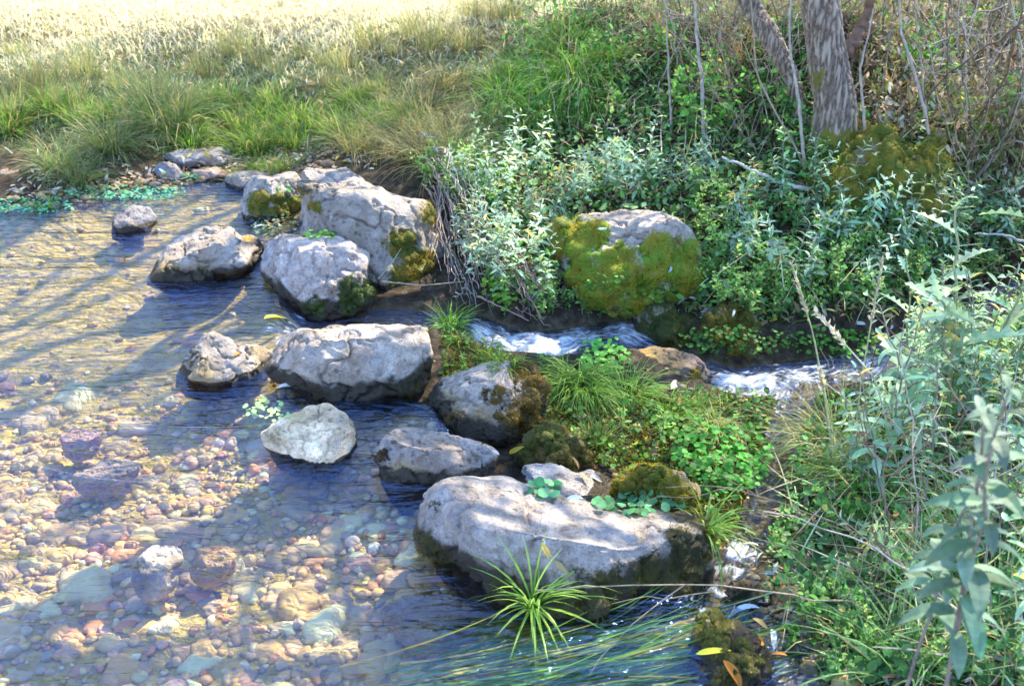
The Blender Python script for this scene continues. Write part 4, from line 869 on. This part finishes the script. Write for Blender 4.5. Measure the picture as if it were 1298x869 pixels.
cover('thicket_litter', 6000, [(1080,0),(1298,0),(1298,280),(1100,200)], .04, .3, [(.24,.17,.10),(.34,.25,.14),(.14,.09,.05),(.42,.36,.28),(.14,.2,.06)], 'brown dry leaves and debris in the thicket right of the tree', 'lance', 1.2, 'leaf litter', .22, M_DRY)
cover('leaf_litter', 9000, BANKP, .04, .26, [(.30,.20,.10),(.42,.30,.16),(.20,.12,.06),(.48,.42,.34),(.14,.09,.05)], 'brown and grey dead leaves littering the far bank', 'lance', .3, 'leaf litter', .03, M_DRY)
NEARP = [(960,540),(1100,520),(1298,440),(1298,869),(960,869),(930,800),(1000,700)]
cover('near_undergrowth', 5500, NEARP, .022, .6, [(.08,.21,.06),(.12,.27,.10),(.05,.13,.04)], 'mixed small leaves in the tangle of the near bank', 'round', .7, zup=.08)
cover('near_litter', 1600, NEARP, .04, .26, [(.32,.20,.10),(.42,.32,.22),(.22,.12,.07),(.40,.40,.44)], 'dead leaves littering the near bank', 'lance', .3, 'leaf litter', .03, M_DRY)
ISLP = [(560,400),(640,450),(760,490),(900,510),(990,540),(960,690),(900,720),(860,640),(700,560),(620,560),(560,480)]
cover('island_plants', 1500, ISLP, .015, .8, [(.12,.26,.05),(.2,.34,.07),(.08,.18,.04)], 'small seedlings and cress dotting the wet island', 'round', .6, 'ground cover', .03)
cover('island_moss', 14000, ISLP, .012, .5, [(.13,.18,.02),(.20,.17,.03),(.08,.13,.02),(.10,.06,.03)], 'dark moss and rootlets covering the wet island', 'blade', 1.5, 'moss', .012, M_MOSSF)
cover('shore_litter', 900, [(0,250),(60,205),(200,215),(300,180),(440,175),(470,210),(300,225),(130,250)], .035, .26, [(.45,.36,.25),(.55,.52,.48),(.28,.2,.13)], 'dead leaves and stalks along the shore', 'lance', .3, 'leaf litter', .02, M_DRY)

# ------------------------------------------------------------------ dry stems and twigs
def twig_mesh(name, h, r, col, branches=3, wob=.05, lean=.3):
    mb = MB(); k = 12; s = np.linspace(0, 1, k)[:, None]; a = RG.uniform(0, 6.28); b = np.array([math.cos(a), math.sin(a), 0]) * lean * h
    pts = np.array([0, 0, 1.0]) * s * h + b * s ** 2 + np.cumsum(RG.normal(0, wob * h / k, (k, 3)), 0); pts -= pts[0]
    mb.add(*tube(pts, np.linspace(r, r * .35, k), col, 6))
    for _ in range(branches):
        i = RG.integers(3, k - 2); d = unit(RG.normal(0, 1, 3) * (1, 1, .5) + (0, 0, .7)); L = h * RG.uniform(.15, .4); kk = 7; ss = np.linspace(0, 1, kk)[:, None]
        p2 = pts[i] + d * ss * L + np.cumsum(RG.normal(0, .03 * L, (kk, 3)), 0); p2[0] = pts[i]
        mb.add(*tube(p2, np.linspace(r * .55, r * .2, kk), col, 5))
    return mb.mesh(name, M_STEM)
tw = [twig_mesh('bare_twig', RG.uniform(.5, .9), RG.uniform(.002, .0045), c, RG.integers(1, 6), .12, RG.uniform(.1, .7)) for c in [(.34,.28,.22),(.22,.16,.11),(.42,.37,.31),(.28,.2,.13),(.16,.11,.08),(.38,.3,.2),(.3,.27,.24),(.2,.13,.09)]]
def stems(poly, n, label, group, sc=(.6, 1.1)):
    for k, p in enumerate(gp(*sample_poly(poly, n).T)):
        o = link('bare_twig', tw[k % len(tw)], None, tuple(p), RG.uniform(0, 6.28), RG.uniform(*sc)); o.rotation_euler = (RG.normal(0, .35), RG.normal(0, .35), RG.uniform(0, 6.28)); tag(o, label, 'dry stem', group)
stems([(1090,0),(1298,0),(1298,280),(1200,270),(1100,160)], 110, 'thin bare stem in the dry thicket right of the tree', 'dry stems right of the tree', (.6, 1.3))
stems([(830,0),(1000,0),(1020,220),(880,200)], 70, 'thin bare stem in the thicket left of the tree', 'dry stems left of the tree')
stems([(600,0),(830,0),(850,180),(640,200),(570,150)], 36, 'thin brown stalk standing in the grass of the bank', 'stalks on the bank', (.4, .8))
stems([(440,60),(620,80),(600,200),(500,210)], 16, 'thin reddish stalk standing behind the largest boulder', 'stalks behind the largest boulder', (.35, .6))
stems([(1040,560),(1298,500),(1298,860),(1120,860)], 26, 'thin pale stalk in the tangle of the near bank', 'stalks on the near bank', (.3, .6))
# hay-like hanging strands at the far right
for k, p in enumerate(gp(*np.array([(1270,150),(1295,110),(1250,120),(1290,190),(1240,60),(1120,130)], float).T)):
    hd = tuft_mesh('dry_grass_clump', 170, .42, .003, .7, 1.9, (.34,.24,.15), (.24,.17,.10), .08) if k == 0 else hd
    tag(link('dry_grass_clump', hd, None, tuple(p), RG.uniform(0, 6), RG.uniform(.7, 1)), 'brown withered grass hanging among the stems right of the tree', 'dry grass', 'withered grass clumps')
for k, p in enumerate(gp(*np.array([(860,60),(920,40),(890,110),(950,80),(980,30),(840,30)], float).T)):
    tag(link('dry_grass_clump', hd, None, tuple(p), RG.uniform(0, 6), RG.uniform(.7, 1)), 'brown withered grass left of the tree', 'dry grass', 'withered grass left of the tree')
def world_path(pxs): # (px, py, height above the ground point used for depth)
    return pxs
def stick(pts, r, col, label, name='branch', cat='branch'):
    pts = np.array(pts); k = 24; t = np.linspace(0, len(pts) - 1, k); c = np.stack([np.interp(t, np.arange(len(pts)), pts[:, j]) for j in range(3)], 1) + RG.normal(0, r * .22, (k, 3))
    o = link(name, mesh_np(name, *[*tube(c - c[0], np.linspace(r, r * .45, k), col, 8)][:2], M_STEM, np.broadcast_to(col, (k * 8, 3))), None, tuple(c[0])); tag(o, label, cat)
def ry(px, py, y):  # the point on a pixel's ray at depth y
    d = ray(px, py); return CAM + d * (y / d[1])
yb = gp(1020, 262)[0][1]
stick([ry(1026,240,yb), ry(990,232,yb+.02), ry(950,215,yb+.05), ry(915,199,yb+.08)], .009, (.5,.46,.42), 'pale broken branch leaning left from the mossy tree foot')
yb = gp(893,185)[0][1]
stick([ry(893,185,yb), ry(890,110,yb), ry(884,50,yb), ry(878,-40,yb)], .009, (.42,.37,.33), 'tall straight grey stick standing left of the leaning trunk')
yb = gp(852,175)[0][1]
stick([ry(852,180,yb), ry(848,100,yb), ry(842,-30,yb)], .006, (.36,.3,.25), 'thin straight stick left of the tall grey one')
yb = gp(1000,230)[0][1]
stick([ry(1020,215,yb), ry(1012,120,yb), ry(1000,60,yb), ry(1004,-30,yb)], .007, (.4,.34,.28), 'crooked twig in front of the leaning trunk')
stick([ry(1040,262,yb), ry(1010,190,yb), ry(960,100,yb), ry(950,-20,yb)], .005, (.32,.25,.18), 'thin twig crossing in front of the leaning trunk')
yb = gp(1180,225)[0][1]
stick([ry(1190,240,yb), ry(1165,110,yb), ry(1142,40,yb), ry(1138,-30,yb)], .007, (.42,.36,.3), 'long slanting stick right of the trunk')
stick([ry(1098,180,yb), ry(1090,90,yb), ry(1108,10,yb)], .006, (.4,.34,.28), 'short stick beside the lit edge of the trunk')
stick([ry(1075,65,yb+.3), ry(1095,30,yb+.3), ry(1110,-30,yb+.3)], .03, (.2,.12,.08), 'thick reddish brown limb behind the trunk on its right')
yb = gp(1290,385)[0][1]
stick([ry(1300,395,yb), ry(1255,372,yb+.02), ry(1228,345,yb+.05)], .010, (.34,.3,.27), 'grey driftwood stick by the far right end of the stream')
stick([ry(1310,310,yb), ry(1270,297,yb), ry(1235,296,yb)], .006, (.45,.42,.4), 'pale stick pointing left above the far right end of the stream')
stick([hit(545,405)[0] + (0,0,.05), hit(600,356)[0] + (0,0,.04), hit(495,357)[0] + (0,-.03,.02)], .003, (.5,.36,.22), 'thin straw lying across the foot of the largest boulder', 'straw', 'stalk') if False else None
p1, _ = hit(485, 357); p2, _ = hit(588, 357); stick([p1 + (0,-.02,.01), (p1 + p2) / 2 + (0,-.03,.0), p2 + (0,-.02,.01)], .003, (.52,.38,.24), 'thin straw lying across the foot of the largest boulder', 'straw', 'stalk')
p1, _ = hit(605, 388); p2, _ = hit(670, 416); stick([p1 + (0,0,.04), p2 + (0,0,.03)], .004, (.4,.26,.2), 'thin reddish twig pointing to the first white water', 'twig', 'twig')
# dead stems matted over the boulder's shoulder
def tangle(path, n, label, spread=.05, col=(.30,.24,.20)):
    base = np.array([hit(px, py)[0] + (0, -.02, up) for px, py, up in path]); o0 = base[0].copy(); mb = MB(); k = 14; t = np.linspace(0, len(base) - 1, k)
    c = np.stack([np.interp(t, np.arange(len(base)), base[:, j]) for j in range(3)], 1) - o0
    for _ in range(n):
        a, b = sorted(RG.uniform(0, 1, 2)); b = max(b, min(a + .35, 1)); m = np.linspace(a, b, k) * (k - 1)
        cc = np.stack([np.interp(m, np.arange(k), c[:, j]) for j in range(3)], 1) + RG.normal(0, spread * .5, 3) + np.cumsum(RG.normal(0, spread * .12, (k, 3)), 0)
        mb.add(*tube(cc, np.linspace(.0028, .0012, k), jit(np.array(col), 1, .35, .08)[0], 4))
    tag(link('dead_stem_tangle', mb.mesh('dead_stem_tangle', M_STEM), None, tuple(o0)), label, 'dead stems')
tangle([(545,240,.06),(562,262,.07),(572,310,.05),(588,350,.04),(600,395,.03)], 55, 'grey dead stems matted over the shoulder of the largest boulder')
tangle([(580,290,.05),(620,330,.08),(655,370,.08),(690,405,.03)], 60, 'dark dead stems sloping down to the stream beside the mossy boulder', .06, (.20,.15,.13))
tangle([(540,215,.05),(580,250,.1),(610,310,.08)], 30, 'thin dead stems arching behind the largest boulder', .07, (.36,.3,.24))
# seed-head grass stalk
yb = gp(1050,600)[0][1]
def stalk(p, label, head=True):
    pts = np.array(p); k = 20; t = np.linspace(0, len(pts) - 1, k); c = np.stack([np.interp(t, np.arange(len(pts)), pts[:, j]) for j in range(3)], 1); o0 = c[0].copy()
    root = bpy.data.objects.new('grass_stalk', None); COL.objects.link(root); root.location = tuple(o0); tag(root, label, 'grass stalk')
    V, F, C = tube(c - o0, np.linspace(.0028, .0014, k), (.5, .5, .26), 6); kid('stem', mesh_np('stem', V, F, M_STEM, C), root)
    n = 90; tt = RG.uniform(.74, 1, n); pp = np.stack([np.interp(tt * (k - 1), np.arange(k), (c - o0)[:, j]) for j in range(3)], 1); d = unit((c[-1] - c[-4]))
    V, F, C = leaves(pp, d + RG.normal(0, .35, (n, 3)), RG.normal(0, 1, (n, 3)), .018, .005, .2, .3, 2, 'lance', jit((.55, .46, .36), n)); kid('seed_head', mesh_np('seed_head', V, F, M_DRY, C, False), root)
stalk([ry(1062,600,yb), ry(1050,520,yb-.03), ry(1030,420,yb-.06), ry(1004,335,yb-.1)], 'tall pale grass stalk with a long seed head leaning over the stream')
stalk([ry(1062,620,yb-.05), ry(1048,520,yb-.06), ry(1040,470,yb-.08)], 'short straw stalk beside the tall pale one')
stalk([ry(1080,590,yb-.05), ry(1092,480,yb-.1), ry(1118,330,yb-.2)], 'thin upright grass stalk right of the tall pale one')
stalk([ry(1150,640,yb-.2), ry(1110,480,yb-.2), ry(1035,395,yb-.1)], 'green grass stalk crossing to the left over the stream')

# ------------------------------------------------------------------ fallen leaves
LFM = {}
def fallen(px, py, L, kind, label, rz=None, group=None, float_=False):
    cols = dict(yellow=(.78,.62,.06), pale=(.62,.62,.60), orange=(.62,.24,.04), brown=(.36,.22,.12), blue=(.58,.62,.74), ochre=(.62,.44,.12))[kind]
    key = (kind, int(RG.integers(0, 3)))
    if key not in LFM:
        V, F, C = leaves(np.array([[-.5, 0, .0]]), np.array([1., 0, .12]), np.array([[0, 0, 1.]]), 1.0, RG.uniform(.2, .3), RG.uniform(.3, 1.3), .5, 8, 'lance', jit(np.array(cols), 1, .2, .06), twist=RG.normal(0, .4))
        LFM[key] = mesh_np('fallen_leaf', V, F, M_DRY, C, True)
    p, nr = hit(px, py); o = link('fallen_leaf', LFM[key]); q = Vector(nr).to_track_quat('Z', 'Y'); o.rotation_mode = 'QUATERNION'
    from mathutils import Quaternion
    o.rotation_quaternion = q @ Quaternion((0, 0, 1), RG.uniform(0, 6.28) if rz is None else rz) @ Quaternion((1, 0, 0), RG.normal(0, .25)); o.location = tuple(p + nr * .006); o.scale = (L * .8, L * .8, L * .8); tag(o, label, 'leaf', group)
for a in [(348,404,.11,'yellow','yellow willow leaf lying on the small fall at the pool outlet',-.7),(368,490,.10,'pale','pale leaf floating at the left foot of the broad white boulder',-.4),(656,571,.06,'yellow','yellow leaf on the wet gravel right of the sloping boulder',1.0),
          (858,487,.12,'pale','large pale grey leaf on the smooth brown rock',-.2),(868,508,.05,'pale','small pale round leaf below the large pale grey leaf',0),(815,552,.09,'orange','orange leaf on the island under the thin green tuft',-.4),(805,560,.05,'orange','second orange leaf touching the first on the island',.5),
          (950,690,.06,'pale','small pale leaf over the dark hollow',0),(962,708,.05,'pale','small pale leaf just below another in the hollow',-.5),(940,772,.11,'blue','large bluish white leaf beside the small splash',.6),(905,828,.09,'yellow','yellow leaf lying on the wet stone at the lower edge',.9),(932,855,.09,'orange','rusty orange leaf low beside the wet stone',-.9),
          (695,702,.07,'ochre','curled tan leaf in the hollow on top of the biggest boulder',-1.0),(712,718,.05,'brown','thin brown leaf in the same hollow of the biggest boulder',-.7),(735,632,.10,'blue','bluish leaf across the grey slab',-.1),(752,604,.07,'pale','pale leaf on the right end of the grey slab',.1),(738,606,.05,'brown','brown curled leaf on the grey slab',1.2),
          (628,574,.04,'pale','white leaf tip on the right end of the sloping boulder',-.8),(300,448,.05,'orange','small orange leaf beside the jagged boulder',0),(552,357,.02,'ochre','tiny tan leaf on the straw',0),(930,395,.05,'pale','small pale leaf on the mossy wedge',1.),(1120,590,.06,'orange','orange leaf among grass of the near bank',1.3),(1150,635,.07,'orange','rusty leaf under the tall mint',1.4),
          (765,290,.05,'pale','pale leaf on the bare top of the mossy boulder',0),(792,300,.05,'pale','second pale leaf on the bare top of the mossy boulder',.2),(850,340,.05,'blue','bluish leaf on the right flank of the mossy boulder',.6),(820,468,.05,'brown','brown leaf on top of the smooth brown rock',.5),(880,505,.04,'yellow','little yellow leaf on the side of the smooth brown rock',.5),
          (310,226,.06,'pale','pale leaf at the end of the low grassy ledge',0),(126,225,.14,'yellow','long yellow leaf at the pool edge under the tussock',.3),(97,215,.08,'ochre','ochre leaf on the left bank under the tussock',.2),(1065,822,.07,'blue','bluish leaf on the near bank',.9),(985,830,.05,'orange','orange leaf beside the dark wet stone',.2),(1010,725,.06,'blue','crumpled pale leaf near the splash',.3)]:
    fallen(*a[:5], rz=a[5])
for poly, n, label, group, kinds in [
    ([(180,185),(460,170),(480,215),(330,215),(200,225)], 34, 'narrow fallen willow leaf on the shore beyond the pool', 'fallen leaves on the shore', ['pale','yellow','pale','ochre','brown']),
    ([(600,130),(900,130),(900,230),(620,240)], 26, 'fallen leaf caught in the thicket behind the stream', 'fallen leaves in the thicket', ['yellow','pale','ochre','orange']),
    ([(900,330),(1150,340),(1150,420),(900,420)], 30, 'fallen leaf on the far edge of the stream', 'fallen leaves by the stream', ['yellow','pale','brown','orange']),
    ([(700,470),(960,520),(950,680),(850,620),(700,590)], 34, 'fallen leaf on the wet island', 'fallen leaves on the island', ['brown','pale','ochre','brown','orange']),
    ([(930,720),(1298,650),(1298,869),(960,869)], 46, 'fallen leaf on the near right bank', 'fallen leaves on the near bank', ['brown','pale','blue','orange','brown']),
    ([(1040,150),(1200,170),(1200,260),(1060,260)], 16, 'fallen leaf on the mossy tree foot', 'fallen leaves on the tree foot', ['brown','pale','ochre']),
    ([(310,285),(380,280),(375,298),(330,300)], 12, 'dark dead leaf in the debris beside the largest boulder', 'leaves in the debris', ['brown','blue','brown'])]:
    for px, py in sample_poly(poly, n): fallen(px, py, RG.uniform(.035, .075), kinds[int(RG.integers(0, len(kinds)))], label, None, group)
# hanging leaf in front of the big boulder
p1, _ = hit(482, 352); p2, _ = hit(510, 308)
stick([p1 + (0,-.05,.02), (p1 + p2) / 2 + (0,-.08,.01), p2 + (0,-.05,0)], .002, (.5,.55,.4), 'pale thin stalk leaning against the largest boulder', 'leaf_stalk', 'stalk')

# ------------------------------------------------------------------ tree
tb = gp(1062, 205)[0]; yb = tb[1] + .06
tree = bpy.data.objects.new('willow_tree', None); COL.objects.link(tree); tree.location = tuple(tb)
tag(tree, 'willow with furrowed grey trunk rising from a mossy foot on the far bank', 'tree')
def trunk_mesh(name, pts, rad, sides=110, rings=120, mossz=(0, .2), seed=1):
    pts = np.array(pts); t = np.linspace(0, 1, rings); tt = np.linspace(0, 1, len(pts)); c = np.stack([np.interp(t, tt, pts[:, j]) for j in range(3)], 1)
    for _ in range(6): c[1:-1] = (c[:-2] + c[2:] + 2 * c[1:-1]) / 4
    r = np.interp(t, tt, rad); V, F, C = tube(c, r, (1, 1, 1), sides); ctr = np.repeat(c, sides, 0); N = unit(V - ctr)
    a = fbm3(V * np.array([1, 1, .13]), 78, seed, 3); b = fbm3(V, 5, seed + 4, 2); rg = np.clip(np.abs(a) / .5, 0, 1); V = V + N * (rg * .008 + b * .012)[:, None]
    ms = np.clip((mossz[1] - V[:, 2]) / max(mossz[1] - mossz[0], 1e-3) + b * 1.4 + a * .5, 0, 1)
    return mesh_np(name, V, F, M_BARK, C, True, dict(moss=ms, ridge=rg))
top1 = ry(1037, -20, yb); d1 = (top1 - tb); base1 = tb + np.array([0, .06, -.1]); pA = ry(1060, 140, yb) - tb; pB = ry(1048, 60, yb) - tb; pC = top1 - tb; dd = unit(pC - pA)
trunk_pts = [base1 - tb, pA, pB, pC, pC + dd * .8 + (0, .05, 0), pC + dd * 1.7 + (.1, .1, 0), pC + dd * 2.9 + (.1, 0, 0), pC + dd * 4.2]
kid('trunk', trunk_mesh('trunk', trunk_pts, [.11, .078, .062, .058, .056, .07, .05, .02], rings=420, mossz=(pA[2] - .12, pA[2] + .16)), tree)
q1 = ry(1030, 190, yb + .1) - tb; q2 = ry(1004, 100, yb + .2) - tb; q3 = ry(975, 45, yb + .25) - tb; q4 = ry(935, -20, yb + .3) - tb; de = unit(q4 - q2)
kid('trunk', trunk_mesh('trunk', [q1, q2, q3, q4, q4 + de * 1.2, q4 + de * 2.4 + (0, 0, .4), q4 + de * 3.4 + (0, 0, 1.0)], [.042, .034, .031, .03, .03, .024, .012], 64, 300, (q1[2], q1[2] + .12), 8), tree)
# crown: unseen limbs and leaf sprays, placed sunward to shade all but the LIT patches
LIT = [(760,240,170,40,.45),(1170,200,50,50,.9),(1150,60,30,60,.3),(40,0,330,48,1.6),(120,340,300,75,1.3),(60,430,200,50,.8),(480,30,130,40,.6),(40,600,230,42,1.6),(290,590,90,26,1.2),(120,760,260,60,1.6),(120,850,300,60,1.4),(-200,700,250,200,1.2),(385,550,75,32,1.6),(290,460,60,20,1.4),(450,425,110,15,1.3),(530,560,60,20,1.2),(700,665,190,42,.75),(610,480,60,25,.8),
       (680,435,85,20,1.3),(890,550,55,22,1.5),(1060,300,140,40,.7),(1200,250,90,60,.6),(1150,480,130,60,.75),(820,285,70,18,1.0),(420,240,80,25,.25),(1100,130,40,40,.7),(1190,220,30,30,1.2),(740,60,90,40,.5),(560,85,60,20,.7),(970,480,60,15,.6),(680,770,60,30,.8),(1180,110,120,90,.15)]
g0 = np.stack(np.meshgrid(np.arange(-3.9, 4.2, .115), np.arange(.6, 9.2, .115)), -1).reshape(-1, 2) + RG.normal(0, .04, (71 * 75 if False else len(np.arange(-3.9, 4.2, .115)) * len(np.arange(.6, 9.2, .115)), 2))
gz = Hat(g0[:, 0], g0[:, 1]); uu, vv = project(np.stack([g0[:, 0], g0[:, 1], gz], 1)); lit = np.zeros(len(g0))
for a, b, c, d, e in LIT: lit = np.maximum(lit, e * np.exp(-(((uu - a) / c) ** 2 + ((vv - b) / d) ** 2) ** 1.5))
dens = np.clip(.88 - lit * 1.1 + fb(g0[:, 0], g0[:, 1], 2.2, 88) * .7, 0, 1); pick = RG.random(len(g0)) < dens * .8
g1 = g0[pick]; z1 = gz[pick]; hh = RG.uniform(2.3, 4.6, len(g1)); cl = np.stack([g1[:, 0], g1[:, 1], z1], 1) + SDIR * (hh / SDIR[2])[:, None]
m = 16; n = len(cl) * m; pos = np.repeat(cl, m, 0) + RG.normal(0, .07, (n, 3)); 
V, F, C = leaves(pos - tb, RG.normal(0, 1, (n, 3)) * (1, 1, .8) + (0, 0, -.4), RG.normal(0, 1, (n, 3)) + (0, 0, .8), RG.uniform(.06, .10, n), .02, .5, .2, 2, 'lance', jit((.14, .22, .06), n), mid=False)
kid('crown', mesh_np('crown', V, F, M_LEAF, C, False), tree)
lm = MB(); src = [pC + dd * s + np.array([0, 0, 0]) for s in (.5, 1.2, 2.0, 2.8)] + [q4 + de * 1.5, q4 + de * 2.6 + (0, 0, .5)]
sel = RG.choice(len(cl), 60, replace=False)
for i in sel:
    e = cl[i] - tb; s_ = src[int(np.argmin([np.linalg.norm(e - x) for x in src]))]; k = 14; t = np.linspace(0, 1, k)[:, None]; c = s_ * (1 - t) + e * t + np.array([0, 0, 1]) * np.sin(t * np.pi) * .25 + np.cumsum(RG.normal(0, .02, (k, 3)), 0) * t
    if (c[:, 2] + tb[2]).min() < 1.75: continue
    lm.add(*tube(c, np.linspace(.02, .004, k), (.2, .16, .13), 6))
kid('limb', lm.mesh('limb', M_STEM), tree)
# mossy foot of the tree
rock('mossy_stump', 'big moss covered tree foot with dead leaves on top, right of the trunk', 'stump',
     [(1008,252),(1012,195),(1026,165),(1055,152),(1085,168),(1105,196),(1135,196),(1160,172),(1186,180),(1202,225),(1185,258),(1120,270),(1050,266)], (1110,262,.14), .42, [],
     moss=[(1040,180,40),(1060,225,40),(1100,240,40),(1150,240,40),(1180,200,30),(1140,200,30),(1030,215,40)], seed=71, sub=7, rough=1.3, fl=1.9, mossall=.55, tint=(.5,.42,.35), wetup=0.0, ext=.12, mosscol=((.10,.17,.02),(.36,.28,.03)), fib=1.6)

plant(herb, gp(*sample_poly([(1020,200),(1200,235),(1220,275),(1040,270)], 26).T), 'yellow green herb growing up against the mossy tree foot', 'herb', 'herbs against the mossy tree foot', (.6, 1.0))
cover('foot_litter', 500, [(1075,165),(1130,160),(1180,175),(1150,200),(1090,195)], .04, .22, [(.42,.34,.24),(.5,.46,.4),(.3,.2,.12)], 'dead leaves and bits of bark lying on top of the mossy tree foot', 'lance', .8, 'leaf litter', .05, M_DRY)
for px, py in sample_poly([(1075,150),(1150,160),(1170,180),(1090,190)], 40): fallen(px, py, RG.uniform(.04, .08), ['brown', 'pale', 'ochre', 'brown'][int(RG.integers(0, 4))], 'dead leaf heaped on top of the mossy tree foot', None, 'leaves heaped on the tree foot')

EDGEP = [(880,500),(1000,500),(1110,490),(1180,470),(1200,520),(1100,560),(1020,600),(990,700),(960,690),(980,560),(900,520)]
cover('bank_moss', 5000, EDGEP, .012, .5, [(.10,.14,.03),(.14,.13,.04),(.07,.12,.03),(.16,.22,.05)], 'moss and rootlets covering the earth edge of the stream', 'blade', 1.5, 'moss', .02, M_MOSSF)
cover('edge_plants', 1300, EDGEP + [(1000,660)], .016, .8, [(.10,.22,.06),(.15,.28,.08),(.08,.16,.05)], 'small green seedlings along the near edge of the stream', 'round', .6, 'ground cover', .04)
cover('straw', 900, NEARP, .13, .025, [(.50,.42,.24),(.42,.33,.18),(.56,.5,.34)], 'dry straw lying through the tangle of the near bank', 'blade', .5, 'straw', .10, M_DRY)
cover('far_straw', 1500, BANKP, .12, .025, [(.50,.42,.24),(.36,.27,.16),(.56,.5,.34)], 'dry straw lying through the thicket on the far bank', 'blade', .9, 'straw', .12, M_DRY)

plant(mint, gp(*sample_poly([(1150,470),(1298,430),(1298,530),(1150,540)], 10).T), 'mint bending over the water at the right end of the stream', 'mint plant', 'mint plants at the right end of the stream', (.8, 1.2), .3)
plant(mint_tall, gp(*sample_poly([(1090,640),(1298,640),(1298,860),(1120,860)], 7).T), 'tall mint scattered through the grass of the near right corner', 'mint plant', 'tall mint plants in the near corner', (.6, 1.0), .3)
plant(herb, gp(*sample_poly([(1150,440),(1298,400),(1298,500),(1150,520)], 26).T), 'green herb crowding the right end of the stream', 'herb', 'herbs at the right end of the stream', (.7, 1.2), .2)
plant(herb, gp(*sample_poly([(560,420),(640,460),(760,490),(900,520),(940,600),(860,600),(700,590),(600,500)], 22).T), 'little green herb rooted between stones of the wet island', 'herb', 'herbs on the wet island', (.3, .55), .2)
tuft_at(low, gp(*np.array([(620,455),(655,470),(700,468),(880,520),(940,560),(905,600),(760,560),(640,500)], float).T), 'small green tuft between the stones of the wet island', 'small tufts on the wet island', sc=(.35, .6))
stems([(1060,480),(1298,440),(1298,860),(1100,860)], 40, 'thin dry stalk rising through the mint of the near bank', 'dry stalks in the near mint', (.4, .9))
plant(ivy, gp(*sample_poly([(1000,700),(1120,640),(1180,800),(1060,869),(990,830)], 16).T), 'dark leafed shoot creeping over the near bank', 'leafy shoot', 'leafy shoots on the near bank', (.4, .7), .4)

for px, py, t_, s_, lb in [(1280,585,1.35,.9,'nearest tall mint, its big soft leaves at the right edge'), (1296,500,1.35,1.0,'tall mint just behind the nearest one at the right edge'), (1205,600,1.6,.95,'tall mint with drooping leaves in front of the thistles')]:
    q_ = CAM + ray(px, py) * t_; g_ = float(Hat(q_[0], q_[1])); h_ = q_[2] - g_ + .05
    pr = leafy('mint_plant', h_, 11, .115 * s_, .30, (.10,.18,.12), (.13,.21,.14), 1.2, .06, .1, mat=M_DOWN, stemc=(.26,.2,.16), stem_r=.004, nseg=7, start=.62)
    pr.location = (q_[0], q_[1], g_); pr.rotation_euler = (0, 0, 0); tag(pr, lb, 'mint plant')
